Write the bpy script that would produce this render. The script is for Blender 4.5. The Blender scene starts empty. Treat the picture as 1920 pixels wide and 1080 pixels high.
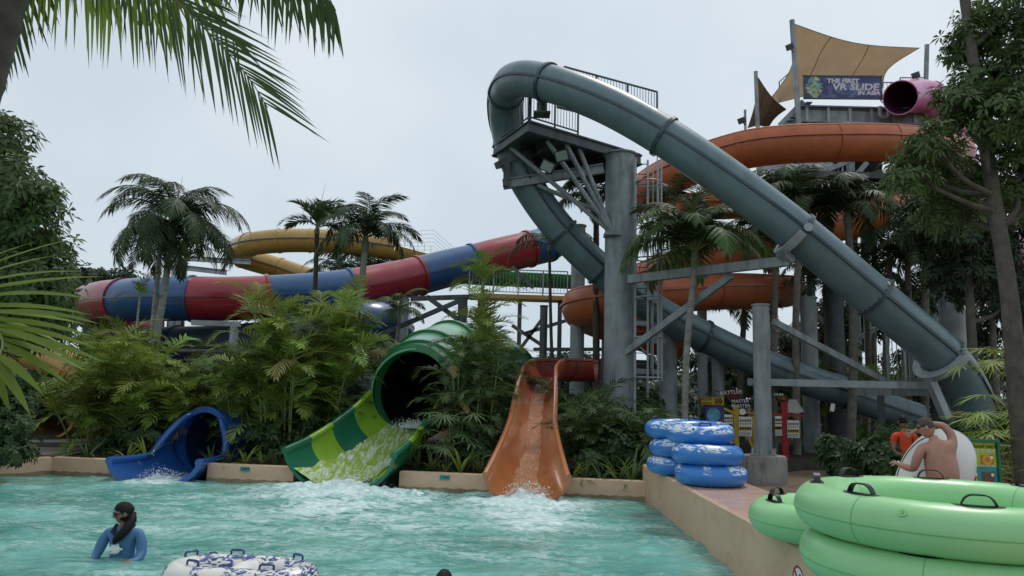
import bpy, bmesh, math, random
from mathutils import Vector, Matrix, Euler, noise
R_ = math.radians
random.seed(11)
scene = bpy.context.scene
COL = scene.collection

# ------------------------------------------------------------------ camera, sky, sun, exposure
FPX = 1400.0
PITCH = math.atan(198 / 1400)
ROLL = R_(1.5)
CAM = Vector((0, 0, 2.0))
CROT = (Matrix.Rotation(math.pi / 2 + PITCH, 3, 'X') @ Matrix.Rotation(ROLL, 3, 'Z'))
cd = bpy.data.cameras.new('camera')
cd.sensor_width = 36.0
cd.lens = 36.0 * FPX / 1920.0
cd.clip_start = 0.05
cd.clip_end = 3000
cam = bpy.data.objects.new('camera', cd)
cam.matrix_world = Matrix.Translation(CAM) @ CROT.to_4x4()
COL.objects.link(cam)
scene.camera = cam

SUN_EL, SUN_AZ = R_(62), R_(35)
world = bpy.data.worlds.new('World')
scene.world = world
world.use_nodes = True
wn, wl = world.node_tree.nodes, world.node_tree.links
wn.clear()
wout = wn.new('ShaderNodeOutputWorld')
wbg = wn.new('ShaderNodeBackground'); wbg.inputs[1].default_value = 0.1
sky = wn.new('ShaderNodeTexSky'); sky.sky_type = 'NISHITA'; sky.sun_disc = False
sky.sun_elevation = SUN_EL; sky.sun_rotation = SUN_AZ
sky.air_density = 1.0; sky.dust_density = 4.0; sky.ozone_density = 1.0
wtc = wn.new('ShaderNodeTexCoord')
wno = wn.new('ShaderNodeTexNoise'); wno.inputs['Scale'].default_value = 2.1
wno.inputs['Detail'].default_value = 4; wno.inputs['Roughness'].default_value = 0.5
wramp = wn.new('ShaderNodeValToRGB')
wramp.color_ramp.elements[0].position = 0.3; wramp.color_ramp.elements[0].color = (5.4, 6.5, 7.35, 1)
wramp.color_ramp.elements[1].position = 0.72; wramp.color_ramp.elements[1].color = (7.5, 8.15, 8.6, 1)
wmix = wn.new('ShaderNodeMix'); wmix.data_type = 'RGBA'; wmix.inputs[0].default_value = 0.86
wl.new(wtc.outputs['Generated'], wno.inputs['Vector'])
wl.new(wno.outputs[0], wramp.inputs[0])
wl.new(sky.outputs[0], wmix.inputs[6]); wl.new(wramp.outputs[0], wmix.inputs[7])
wl.new(wmix.outputs[2], wbg.inputs[0]); wl.new(wbg.outputs[0], wout.inputs[0])

sd = bpy.data.lights.new('sun', 'SUN'); sd.energy = 1.5; sd.angle = R_(14); sd.color = (1.0, 0.96, 0.9)
sun = bpy.data.objects.new('sun', sd)
sdir = Vector((math.sin(SUN_AZ) * math.cos(SUN_EL), math.cos(SUN_AZ) * math.cos(SUN_EL), math.sin(SUN_EL)))
sun.rotation_euler = sdir.to_track_quat('Z', 'Y').to_euler()
sun.location = (0, 0, 60)
COL.objects.link(sun)
vs = scene.view_settings
vs.view_transform = 'Standard'; vs.look = 'None'; vs.exposure = 0.1; vs.gamma = 1.0; vs.use_curve_mapping = False
scene.render.engine = 'CYCLES'
scene.cycles.use_denoising = True
scene.cycles.max_bounces = 6; scene.cycles.diffuse_bounces = 3; scene.cycles.glossy_bounces = 3
scene.cycles.transmission_bounces = 4; scene.cycles.transparent_max_bounces = 6

# ------------------------------------------------------------------ survey helpers
def ray(px, py):
    return CROT @ Vector(((px - 960) / FPX, -(py - 540) / FPX, -1))
def at(px, py, Y):
    d = ray(px, py); return CAM + d * (Y / d.y)
def gz(px, py, z):
    d = ray(px, py); return CAM + d * ((z - CAM.z) / d.z)
V = Vector
Z = Vector((0, 0, 1))

# ------------------------------------------------------------------ materials
MATS = {}
def mat(name, col, rough=0.5, var=0.15, scale=3.0, metal=0.0, coat=0.0, bump=0.0, bscale=30.0, spec=0.5,
        trans=0.0, dirt=None, dirt_amt=0.0, dirt_scale=(1.5, 1.5, 0.25), rnd=0.0, ior=1.45):
    m = bpy.data.materials.new(name); m.use_nodes = True
    n, l = m.node_tree.nodes, m.node_tree.links
    b = n['Principled BSDF']; out = n['Material Output']
    b.inputs['Roughness'].default_value = rough
    b.inputs['Metallic'].default_value = metal
    b.inputs['Coat Weight'].default_value = coat
    b.inputs['Coat Roughness'].default_value = 0.12
    b.inputs['Specular IOR Level'].default_value = spec
    b.inputs['IOR'].default_value = ior
    tc = n.new('ShaderNodeTexCoord')
    no = n.new('ShaderNodeTexNoise'); no.inputs['Scale'].default_value = scale; no.inputs['Detail'].default_value = 5
    l.new(tc.outputs['Object'], no.inputs['Vector'])
    mx = n.new('ShaderNodeMix'); mx.data_type = 'RGBA'
    mx.inputs[6].default_value = (*[c * (1 - var) for c in col], 1)
    mx.inputs[7].default_value = (*[min(1, c * (1 + var)) for c in col], 1)
    mr = n.new('ShaderNodeMapRange'); mr.inputs[1].default_value = 0.3; mr.inputs[2].default_value = 0.7
    l.new(no.outputs[0], mr.inputs[0]); l.new(mr.outputs[0], mx.inputs[0])
    cur = mx.outputs[2]
    if rnd:
        oi = n.new('ShaderNodeObjectInfo')
        hs = n.new('ShaderNodeHueSaturation')
        m1 = n.new('ShaderNodeMapRange'); m1.inputs[3].default_value = 0.5 - 0.035 * rnd; m1.inputs[4].default_value = 0.5 + 0.02 * rnd
        m2 = n.new('ShaderNodeMapRange'); m2.inputs[3].default_value = 1 - 0.3 * rnd; m2.inputs[4].default_value = 1 + 0.35 * rnd
        l.new(oi.outputs['Random'], m1.inputs[0]); l.new(oi.outputs['Random'], m2.inputs[0])
        l.new(m1.outputs[0], hs.inputs['Hue']); l.new(m2.outputs[0], hs.inputs['Value'])
        l.new(cur, hs.inputs['Color']); cur = hs.outputs[0]
    if dirt:
        mp = n.new('ShaderNodeMapping'); mp.inputs['Scale'].default_value = dirt_scale
        n2 = n.new('ShaderNodeTexNoise'); n2.inputs['Scale'].default_value = 2.2; n2.inputs['Detail'].default_value = 8
        n2.inputs['Roughness'].default_value = 0.65
        l.new(tc.outputs['Object'], mp.inputs[0]); l.new(mp.outputs[0], n2.inputs['Vector'])
        r2 = n.new('ShaderNodeMapRange'); r2.inputs[1].default_value = 0.48; r2.inputs[2].default_value = 0.75
        r2.inputs[4].default_value = dirt_amt
        l.new(n2.outputs[0], r2.inputs[0])
        x2 = n.new('ShaderNodeMix'); x2.data_type = 'RGBA'; x2.inputs[7].default_value = (*dirt, 1)
        l.new(r2.outputs[0], x2.inputs[0]); l.new(cur, x2.inputs[6]); cur = x2.outputs[2]
        r3 = n.new('ShaderNodeMapRange'); r3.inputs[3].default_value = rough; r3.inputs[4].default_value = min(1, rough + 0.3)
        l.new(r2.outputs[0], r3.inputs[0]); l.new(r3.outputs[0], b.inputs['Roughness'])
    l.new(cur, b.inputs['Base Color'])
    if bump:
        nb = n.new('ShaderNodeTexNoise'); nb.inputs['Scale'].default_value = bscale; nb.inputs['Detail'].default_value = 4
        l.new(tc.outputs['Object'], nb.inputs['Vector'])
        bp = n.new('ShaderNodeBump'); bp.inputs['Strength'].default_value = bump; bp.inputs['Distance'].default_value = 0.02
        l.new(nb.outputs[0], bp.inputs['Height']); l.new(bp.outputs[0], b.inputs['Normal'])
    if trans:
        tr = n.new('ShaderNodeBsdfTranslucent')
        br = n.new('ShaderNodeHueSaturation'); br.inputs['Value'].default_value = 1.5; br.inputs['Hue'].default_value = 0.48
        l.new(cur, br.inputs['Color']); l.new(br.outputs[0], tr.inputs[0])
        ms = n.new('ShaderNodeMixShader'); ms.inputs[0].default_value = trans
        l.new(b.outputs[0], ms.inputs[1]); l.new(tr.outputs[0], ms.inputs[2]); l.new(ms.outputs[0], out.inputs[0])
    MATS[name] = m
    return m

GR = (0.05, 0.045, 0.035)
def fibre(name, col, dirt_amt=0.5, rough=0.3, coat=0.35):
    return mat(name, col, rough=rough, var=0.1, scale=1.2, coat=coat, dirt=tuple(c * 0.45 + 0.02 for c in col), dirt_amt=dirt_amt,
               dirt_scale=(0.9, 0.9, 0.35), bump=0.05, bscale=5)
fibre('teal', (0.135, 0.20, 0.22), 0.75, 0.36, 0.2); fibre('teal_flange', (0.035, 0.065, 0.08), 0.4)
fibre('slide_red', (0.30, 0.022, 0.032)); fibre('slide_blue', (0.018, 0.085, 0.22)); fibre('slide_blue_bright', (0.02, 0.10, 0.36))
fibre('yellow', (0.45, 0.27, 0.06)); fibre('orange', (0.50, 0.135, 0.05), 0.4, 0.4, 0.15); fibre('orange_pale', (0.44, 0.155, 0.055), 0.4, 0.16, 0.6)
fibre('green_dark', (0.012, 0.13, 0.065)); fibre('green_mid', (0.03, 0.20, 0.065)); fibre('lime', (0.22, 0.40, 0.03)); fibre('green_pale', (0.17, 0.42, 0.26))
fibre('tube_shade_green', (0.008, 0.035, 0.02)); fibre('tube_shade_blue', (0.006, 0.018, 0.06))  # shade inside the tubes, painted in as near-black colour
fibre('tube_shade_pink', (0.10, 0.03, 0.07))  # same painted interior shade for the pink tube
fibre('pink', (0.66, 0.22, 0.44)); fibre('navy', (0.006, 0.014, 0.03), 0.3, 0.7, 0.0); fibre('rust_orange', (0.24, 0.035, 0.022))
mat('steel', (0.29, 0.325, 0.335), 0.55, 0.18, 2.5, metal=0.2, dirt=(0.10, 0.105, 0.1), dirt_amt=0.7, bump=0.08, bscale=14)
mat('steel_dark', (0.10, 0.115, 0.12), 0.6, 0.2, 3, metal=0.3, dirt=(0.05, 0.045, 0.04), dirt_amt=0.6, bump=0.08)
mat('steel_light', (0.36, 0.40, 0.42), 0.5, 0.12, 2.5, metal=0.3, dirt=(0.17, 0.17, 0.16), dirt_amt=0.5)
mat('concrete', (0.30, 0.29, 0.26), 0.85, 0.25, 2, bump=0.3, bscale=25, dirt=(0.06, 0.06, 0.055), dirt_amt=0.85, dirt_scale=(2.4, 2.4, 0.6))
mat('peach', (0.62, 0.42, 0.28), 0.55, 0.07, 0.8, bump=0.06, bscale=20, dirt=(0.42, 0.25, 0.14), dirt_amt=0.5, dirt_scale=(0.9, 0.9, 1.6))
mat('peach_top', (0.50, 0.33, 0.25), 0.22, 0.15, 2.5, bump=0.12, bscale=7, dirt=(0.35, 0.2, 0.15), dirt_amt=0.7, dirt_scale=(0.8, 1.6, 1))
mat('paving', (0.20, 0.135, 0.09), 0.5, 0.22, 0.7, bump=0.15, bscale=12, dirt=(0.10, 0.07, 0.05), dirt_amt=0.6, dirt_scale=(.5, .5, .5))
mat('soil', (0.035, 0.028, 0.018), 0.95, 0.4, 4, bump=0.6, bscale=18)
mat('grassland', (0.045, 0.06, 0.025), 0.95, 0.4, 0.3, bump=0.4, bscale=3)
mat('gravel', (0.12, 0.115, 0.105), 0.9, 0.5, 22, bump=0.8, bscale=35)
mat('wood', (0.22, 0.19, 0.16), 0.7, 0.3, 2, rnd=0.5, bump=0.2, bscale=14)
mat('trunk', (0.17, 0.15, 0.125), 0.9, 0.3, 4, bump=0.5, bscale=16, dirt=(0.06, 0.06, 0.05), dirt_amt=0.7, dirt_scale=(3, 3, 3))
mat('trunk_pale', (0.30, 0.29, 0.26), 0.85, 0.22, 4, bump=0.4, bscale=16, dirt=(0.10, 0.09, 0.07), dirt_amt=0.7, dirt_scale=(2, 2, 5))
mat('trunk_dark', (0.07, 0.06, 0.05), 0.9, 0.3, 4, bump=0.5, bscale=16)
mat('bark', (0.10, 0.088, 0.072), 0.95, 0.3, 5, bump=0.8, bscale=22, dirt=(0.05, 0.045, 0.035), dirt_amt=0.7, dirt_scale=(6, 6, 1.2))
mat('crownshaft', (0.16, 0.20, 0.10), 0.6, 0.2, 3)
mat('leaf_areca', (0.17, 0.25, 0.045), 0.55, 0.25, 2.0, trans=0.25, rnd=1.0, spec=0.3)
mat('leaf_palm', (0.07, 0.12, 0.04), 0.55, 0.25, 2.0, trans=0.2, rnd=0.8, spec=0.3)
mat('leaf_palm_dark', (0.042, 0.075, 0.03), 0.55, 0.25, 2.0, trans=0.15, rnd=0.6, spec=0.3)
mat('leaf_bright', (0.14, 0.22, 0.03), 0.55, 0.2, 2.0, trans=0.35, rnd=0.5, spec=0.3)
mat('leaf_near', (0.05, 0.10, 0.028), 0.55, 0.2, 3.0, trans=0.3, rnd=0.3, spec=0.3)
mat('leaf_tree', (0.08, 0.125, 0.042), 0.55, 0.35, 1.2, trans=0.22, spec=0.3)
mat('leaf_dark', (0.03, 0.05, 0.022), 0.55, 0.4, 0.9, trans=0.12, spec=0.3)
mat('leaf_hedge', (0.04, 0.075, 0.025), 0.55, 0.4, 3.0, trans=0.15, spec=0.3)
mat('leaf_dry', (0.28, 0.22, 0.08), 0.6, 0.3, 3.0, trans=0.2)
mat('rachis', (0.20, 0.24, 0.07), 0.5, 0.2, 3.0)
mat('rachis_dark', (0.09, 0.09, 0.045), 0.6, 0.2, 3.0)
mat('tube_blue', (0.025, 0.14, 0.48), 0.3, 0.06, 2, coat=0.25)
mat('tube_green', (0.29, 0.60, 0.27), 0.34, 0.05, 1.5, coat=0.15, bump=.05, bscale=6, dirt=(0.30, 0.56, 0.34), dirt_amt=0.35, dirt_scale=(3, 3, 3))
mat('tube_seam', (0.17, 0.45, 0.16), 0.5, 0.05)
mat('tube_white', (0.68, 0.67, 0.62), 0.4, 0.05, 2)
mat('tube_navy', (0.03, 0.05, 0.17), 0.4, 0.08, 2)
mat('black_rubber', (0.012, 0.012, 0.013), 0.45, 0.2, 8)
mat('black_metal', (0.02, 0.02, 0.022), 0.5, 0.2, 5)
mat('white_paint', (0.75, 0.75, 0.73), 0.5, 0.06, 4)
mat('sign_yellow', (0.55, 0.36, 0.03), 0.5, 0.1, 3)
mat('sign_black', (0.015, 0.014, 0.014), 0.6, 0.1)
mat('sign_red', (0.35, 0.02, 0.025), 0.5, 0.12, 3)
mat('sign_maroon', (0.09, 0.012, 0.012), 0.6, 0.4, 6)
mat('sign_purple', (0.08, 0.035, 0.22), 0.45, 0.5, 3)
mat('sign_cyan', (0.10, 0.40, 0.50), 0.45, 0.4, 4)
mat('sign_green', (0.02, 0.14, 0.07), 0.45, 0.15, 3)
mat('sign_lime', (0.42, 0.55, 0.03), 0.45, 0.2, 1.5)
mat('sign_teal', (0.03, 0.28, 0.28), 0.45, 0.2, 3)
mat('sign_orange', (0.55, 0.16, 0.04), 0.45, 0.4, 8)
mat('sign_blue', (0.03, 0.14, 0.45), 0.45, 0.3, 8)
mat('sign_grey', (0.42, 0.42, 0.40), 0.5, 0.15, 6)
mat('banner_print', (0.05, 0.055, 0.16), 0.45, 0.1, 3, dirt=(0.32, 0.36, 0.58), dirt_amt=0.8, dirt_scale=(.55, .55, .7))
mat('banner_text', (0.62, 0.62, 0.66), 0.4, 0.1, 3)
mat('ornament', (0.42, 0.48, 0.22), 0.5, 0.4, 6)
mat('ornament_blue', (0.12, 0.32, 0.36), 0.5, 0.4, 6)
mat('sail', (0.56, 0.49, 0.36), 0.8, 0.06, 1, trans=0.45)
mat('sail_brown', (0.26, 0.17, 0.10), 0.8, 0.1, 1, trans=0.2)
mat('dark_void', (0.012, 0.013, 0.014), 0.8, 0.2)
mat('lamp_glass', (0.22, 0.30, 0.27), 0.12, 0.1, 4, coat=0.6)
mat('skin', (0.40, 0.215, 0.155), 0.5, 0.12, 7, dirt=(0.42, 0.16, 0.115), dirt_amt=0.5, dirt_scale=(4, 4, 4))
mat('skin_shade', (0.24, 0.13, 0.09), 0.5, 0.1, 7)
mat('hair', (0.008, 0.007, 0.007), 0.6, 0.3, 30, bump=0.4, bscale=120, spec=0.25)
mat('hair_short', (0.075, 0.055, 0.047), 0.8, 0.3, 60, bump=0.3, bscale=160)
mat('shirt_blue', (0.065, 0.165, 0.32), 0.6, 0.15, 6, bump=0.35, bscale=9)
mat('shirt_orange', (0.62, 0.065, 0.02), 0.8, 0.12, 5, bump=0.35, bscale=9)
mat('shorts', (0.008, 0.01, 0.022), 0.7, 0.2, 6)
mat('cloth_black', (0.01, 0.01, 0.013), 0.8, 0.2, 6)
mat('gold', (0.55, 0.33, 0.08), 0.3, 0.1, 5, metal=0.8)
mat('foam', (0.72, 0.78, 0.78), 0.6, 0.12, 9, bump=0.6, bscale=40)
mat('scum', (0.30, 0.22, 0.13), 0.5, 0.3, 3, dirt=(.16,.13,.07), dirt_amt=.7, dirt_scale=(3,3,6))
mat('net', (0.30, 0.31, 0.32), 0.7, 0.1)
# ------------------------------------------------------------------ mesh builder
LOCAL = set()
class MB:
    def __init__(s): s.v = []; s.f = []; s.m = []
    def add(s, vs, fs, mi=0):
        o = len(s.v); s.v.extend([tuple(x) for x in vs]); s.f.extend([tuple(i + o for i in f) for f in fs]); s.m.extend([mi] * len(fs))
    def box(s, c, size, rot=None, mi=0):
        hx, hy, hz = [q / 2 for q in size]
        vs = [V((x, y, z)) for x in (-hx, hx) for y in (-hy, hy) for z in (-hz, hz)]
        if rot is not None: vs = [rot @ q for q in vs]
        c = V(c)
        s.add([q + c for q in vs], [(0, 1, 3, 2), (4, 6, 7, 5), (0, 4, 5, 1), (2, 3, 7, 6), (0, 2, 6, 4), (1, 5, 7, 3)], mi)
        return s
    def beam(s, a, b, w, h=None, mi=0, up=None):
        a, b = V(a), V(b); h = h or w
        t = (b - a); L = t.length
        if L < 1e-6: return s
        t /= L
        u0 = V(up) if up is not None else (Z if abs(t.z) < 0.98 else V((0, 1, 0)))
        sd_ = t.cross(u0).normalized(); u = sd_.cross(t)
        return s.box((a + b) / 2, (L, w, h), Matrix((t, sd_, u)).transposed(), mi)
    def ibeam(s, a, b, w, h, mi=0):
        a, b = V(a), V(b); t = (b - a).normalized()
        sd_ = t.cross(Z).normalized(); u = sd_.cross(t)
        s.beam(a + u * (h / 2 - 0.015), b + u * (h / 2 - 0.015), w, 0.03, mi)
        s.beam(a - u * (h / 2 - 0.015), b - u * (h / 2 - 0.015), w, 0.03, mi)
        return s.beam(a, b, 0.03, h - 0.06, mi)
    def cyl(s, a, b, r0, r1=None, n=12, mi=0, caps=True):
        return s.tube([a, b], [r0, r0 if r1 is None else r1], n, mi, caps)
    def tube(s, pts, rad, n=8, mi=0, caps=True):
        pts = [V(p) for p in pts]
        if not hasattr(rad, '__len__'): rad = [rad] * len(pts)
        fr = frames(pts, transport=True); o = len(s.v)
        for (p, t, sd_, u), r in zip(fr, rad):
            for k in range(n):
                a = 2 * math.pi * k / n
                s.v.append(tuple(p + sd_ * (r * math.cos(a)) + u * (r * math.sin(a))))
        for i in range(len(pts) - 1):
            for k in range(n):
                k2 = (k + 1) % n
                s.f.append((o + i * n + k, o + i * n + k2, o + (i + 1) * n + k2, o + (i + 1) * n + k)); s.m.append(mi)
        if caps:
            s.f.append(tuple(o + k for k in range(n))[::-1]); s.m.append(mi)
            s.f.append(tuple(o + (len(pts) - 1) * n + k for k in range(n))); s.m.append(mi)
        return s
    def loft(s, rings, closed=True, caps=False, mi=0):
        o = len(s.v); n = len(rings[0])
        for r in rings: s.v.extend([tuple(q) for q in r])
        kk = n if closed else n - 1
        for i in range(len(rings) - 1):
            for k in range(kk):
                k2 = (k + 1) % n
                s.f.append((o + i * n + k, o + i * n + k2, o + (i + 1) * n + k2, o + (i + 1) * n + k)); s.m.append(mi)
        if caps:
            s.f.append(tuple(o + k for k in range(n))[::-1]); s.m.append(mi)
            e = o + (len(rings) - 1) * n
            s.f.append(tuple(e + k for k in range(n))); s.m.append(mi)
        return s
    def ell(s, c, rx, ry, rz, n=14, m=10, mi=0, rot=None, fn=None):
        c = V(c); rings = []
        for i in range(m + 1):
            th = math.pi * i / m; ring = []
            for k in range(n):
                ph = 2 * math.pi * k / n
                d = V((math.sin(th) * math.cos(ph), math.sin(th) * math.sin(ph), math.cos(th)))
                q = V((d.x * rx, d.y * ry, d.z * rz))
                if fn: q = fn(d, q)
                if rot is not None: q = rot @ q
                ring.append(c + q)
            rings.append(ring)
        return s.loft(rings, True, False, mi)
    def disc_prism(s, c, nrm, outline, th, mi=0, xdir=None):
        """extruded outline (2d points) in the plane normal to nrm"""
        nrm = V(nrm).normalized(); x = V(xdir).normalized() if xdir is not None else nrm.cross(Z).normalized() * -1
        y = nrm.cross(x); c = V(c); n = len(outline)
        a = [c + x * p[0] + y * p[1] + nrm * (th / 2) for p in outline]
        b = [c + x * p[0] + y * p[1] - nrm * (th / 2) for p in outline]
        s.add(a + b, [tuple(range(n)), tuple(range(2 * n - 1, n - 1, -1))] + [(i, i + n, (i + 1) % n + n, (i + 1) % n) for i in range(n)], mi)
        return s
    def mesh(s, name, mats, smooth=None):
        me = bpy.data.meshes.new(name); me.from_pydata(s.v, [], s.f)
        for m in (mats if isinstance(mats, (list, tuple)) else [mats]): me.materials.append(MATS[m] if isinstance(m, str) else m)
        if any(s.m): me.polygons.foreach_set('material_index', s.m)
        if smooth is not None:
            me.polygons.foreach_set('use_smooth', [True] * len(me.polygons))
            if smooth < 180: me.set_sharp_from_angle(angle=R_(smooth))
        me.update(); return me
    def build(s, name, mats, parent=None, smooth=None):
        return link(name, s.mesh(name, mats, smooth), parent)

def frames(pts, transport=False):
    n = len(pts); out = []; ps = None
    for i, p in enumerate(pts):
        t = (pts[min(i + 1, n - 1)] - pts[max(i - 1, 0)])
        t = t.normalized() if t.length > 1e-9 else V((0, 0, 1))
        if transport and ps is not None:
            sd_ = ps - t * ps.dot(t)
            if sd_.length < 1e-6: sd_ = t.orthogonal()
        else:
            sd_ = t.cross(Z)
            if sd_.length < 0.05: sd_ = ps if ps is not None else V((1, 0, 0)); sd_ = sd_ - t * sd_.dot(t)
        sd_ = sd_.normalized(); ps = sd_
        out.append((p, t, sd_, sd_.cross(t)))
    return out

def spline(ctrl, step=0.3):
    c = [V(p) for p in ctrl]; c = [c[0] * 2 - c[1]] + c + [c[-1] * 2 - c[-2]]
    pts = []
    for i in range(1, len(c) - 2):
        p0, p1, p2, p3 = c[i - 1:i + 3]
        for k in range(24):
            t = k / 24
            pts.append(0.5 * ((2 * p1) + (p2 - p0) * t + (2 * p0 - 5 * p1 + 4 * p2 - p3) * t * t + (3 * p1 - p0 - 3 * p2 + p3) * t ** 3))
    pts.append(c[-2])
    out = [pts[0]]; acc = 0; tot = sum((pts[i + 1] - pts[i]).length for i in range(len(pts) - 1))
    n = max(2, round(tot / step)); st = tot / n; nxt = st
    for i in range(len(pts) - 1):
        seg = (pts[i + 1] - pts[i]).length
        while acc + seg >= nxt - 1e-9 and len(out) < n:
            out.append(pts[i].lerp(pts[i + 1], (nxt - acc) / seg)); nxt += st
        acc += seg
    out.append(pts[-1]); return out

def link(name, me, parent=None):
    o = bpy.data.objects.new(name, me); COL.objects.link(o)
    if parent is not None:
        o.parent = parent
        if parent.parent is None and parent.name not in LOCAL: o.location = -parent.location
    return o
def tag(o, label, cat, group=None):
    o['label'] = label; o['category'] = cat
    if group: o['group'] = group
    return o
def thing(name, label, cat, loc=(0, 0, 0), group=None):
    o = bpy.data.objects.new(name, None); COL.objects.link(o); o.location = loc; o.empty_display_size = 0.2
    return tag(o, label, cat, group)
def kind(o, k): o['kind'] = k; return o

def circ(r, n=32, a0=0.0): return [(r * math.cos(a0 + 2 * math.pi * k / n), r * math.sin(a0 + 2 * math.pi * k / n)) for k in range(n)]
def sweep(mb, fr, prof, closed=True, caps=True, mi=0):
    """prof: list of (s,u) or function i -> list"""
    rings = []
    for i, (p, t, sd_, u) in enumerate(fr):
        pr = prof(i) if callable(prof) else prof
        rings.append([p + sd_ * a + u * b for a, b in pr])
    mb.loft(rings, closed, False, mi)
    return mb
def ring_caps(mb, fr0, outer, inner, mi=0):
    p, t, sd_, u = fr0
    a = [p + sd_ * x + u * y for x, y in outer]; b = [p + sd_ * x + u * y for x, y in inner]
    n = len(a); mb.add(a + b, [(k, (k + 1) % n, n + (k + 1) % n, n + k) for k in range(n)], mi)

def tube_slide(root, ctrl, r, cuts, mats, flange_mat='same', seam_mat=None, step=0.25, nseg=36, flange_r=1.09, flange_w=0.07, open_ends=(False, False), shade_mat=None):
    """closed tube in separate sections with bolted ring flanges and two long seam ridges. cuts: control indices at which sections end."""
    pts = spline(ctrl, step); n = len(pts)
    fr = frames(pts)
    cut_i = [0] + [min(range(n), key=lambda i: (pts[i] - V(ctrl[c])).length) for c in cuts] + [n - 1]
    secs = []
    for e in ([] if open_ends[0] else [fr[0]]) + ([] if open_ends[1] else [fr[-1]]):
        mb = MB(); p, t, sd_, u = e; mb.add([p + sd_ * x + u * y for x, y in circ(r * .995, nseg)], [tuple(range(nseg))]); mb.build('light_stop', mats[0], root)  # added disc that blocks light from entering at the tube's far end
    for j in range(len(cut_i) - 1):
        a, b = cut_i[j], cut_i[j + 1]
        if b <= a: continue
        mb = MB(); sweep(mb, fr[a:b + 1], circ(r, nseg))
        m = mats[j % len(mats)]
        if open_ends[0] and a == 0 or open_ends[1] and b == n - 1:
            sweep(mb, fr[a:b + 1], circ(r - 0.05, nseg)[::-1])
            e = fr[a] if (open_ends[0] and a == 0) else fr[b]
            ring_caps(mb, e, circ(r, nseg), circ(r - 0.05, nseg))
        s_ = mb.build('tube_section', m, root, 40); secs.append(s_)
        for sg in (-1, 1):
            mb = MB(); sweep(mb, fr[a:b + 1], [(sg * (r - 0.02), -0.035), (sg * (r + 0.05), -0.035), (sg * (r + 0.05), 0.035), (sg * (r - 0.02), 0.035)])
            mb.build('seam_flange', seam_mat or m, s_, 30)
        if j > 0:
            p, t, sd_, u = fr[a]
            f2 = [(p - t * flange_w, t, sd_, u), (p + t * flange_w, t, sd_, u)]
            mb = MB(); sweep(mb, f2, circ(r * flange_r, nseg))
            ring_caps(mb, f2[0], circ(r * flange_r, nseg), circ(r * 0.97, nseg)); ring_caps(mb, f2[1], circ(r * flange_r, nseg), circ(r * 0.97, nseg))
            mb.build('ring_flange', m if flange_mat == 'same' else flange_mat, root, 40)
    if shade_mat:
        mb = MB(); sweep(mb, fr, circ(r - .06, nseg)[::-1]); mb.build('inner_shade', shade_mat, root, 40)  # added inner shell that carries the painted shade of the interior
    return fr, cut_i

def arc_prof(w, h, a0, a1, th=0.05, n=24):
    """open trough: half width w, rise h, angles from the bottom in degrees; closed thin loop"""
    o = []; i_ = []
    for k in range(n + 1):
        a = R_(a0 + (a1 - a0) * k / n)
        o.append((w * math.sin(a), h * (1 - math.cos(a)))); i_.append(((w - th) * math.sin(a), th + (h - th) * (1 - math.cos(a))))
    return o + i_[::-1]
def flume(root, ctrl, prof, cuts, mats, step=0.25, rim=0.05, rim_mat=None, joint=True, seam_at=None, name='trough_section'):
    """open trough in sections. prof(t)-> closed loop made by arc_prof; t in 0..1"""
    pts = spline(ctrl, step); n = len(pts); fr = frames(pts)
    cut_i = [0] + [min(range(n), key=lambda i: (pts[i] - V(ctrl[c])).length) for c in cuts] + [n - 1]
    for j in range(len(cut_i) - 1):
        a, b = cut_i[j], cut_i[j + 1]
        if b <= a: continue
        m = mats[j % len(mats)]
        mb = MB(); rings = []
        for i in range(a, b + 1):
            p, t, sd_, u = fr[i]; pr = prof(i / (n - 1)); rings.append([p + sd_ * x + u * y for x, y in pr])
        mb.loft(rings, True)
        N = len(rings[0]); hN = N // 2
        for ring in (rings[0], rings[-1]):
            mb.add(ring, [(k, k + 1, N - 2 - k, N - 1 - k) for k in range(hN - 1)])
        sec = mb.build(name, m, root, 35)
        for idx in (0, hN - 1):
            mb = MB(); mb.tube([(r[idx] + r[N - 1 - idx]) / 2 for r in rings], rim, 8)
            mb.build('rim', rim_mat or m, sec, 60)
        if joint and j > 0:
            p, t, sd_, u = fr[a]; pr = prof(a / (n - 1))[:hN]
            mb = MB()
            cx = sum(q[0] for q in pr) / hN; cy = max(q[1] for q in pr)
            r1 = [[p + t * d + sd_ * (x * 1.05) + u * (y - 0.045 if y < cy * .8 else y) for x, y in pr] for d in (-0.04, 0.04)]
            mb.loft(r1, False); mb.build('joint_rib', m, root, 40)
    return fr

def text(body, size, loc, rot, m, parent, name='lettering', ext=0.006, sx=1.0, shear=0.0, align='CENTER', bold=0.0):
    cu = bpy.data.curves.new(name, 'FONT'); cu.body = body; cu.size = size; cu.extrude = ext
    cu.align_x = align; cu.align_y = 'CENTER'; cu.shear = shear; cu.resolution_u = 2; cu.offset = bold
    o = bpy.data.objects.new('tmp', cu); COL.objects.link(o)
    bpy.context.view_layer.update()
    dg = bpy.context.evaluated_depsgraph_get()
    me = bpy.data.meshes.new_from_object(o.evaluated_get(dg))
    bpy.data.objects.remove(o); me.name = name
    me.materials.clear(); me.materials.append(MATS[m])
    me.transform(Matrix.Translation(V(loc)) @ rot.to_4x4() @ Matrix.Diagonal((sx, 1, 1, 1)))
    return link(name, me, parent)
def facing(nrm, roll=0.0):
    """matrix whose Z is nrm, Y is up"""
    nrm = V(nrm).normalized(); x = Z.cross(nrm).normalized(); y = nrm.cross(x)
    return Matrix((x, y, nrm)).transposed() @ Matrix.Rotation(roll, 3, 'Z')

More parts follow.
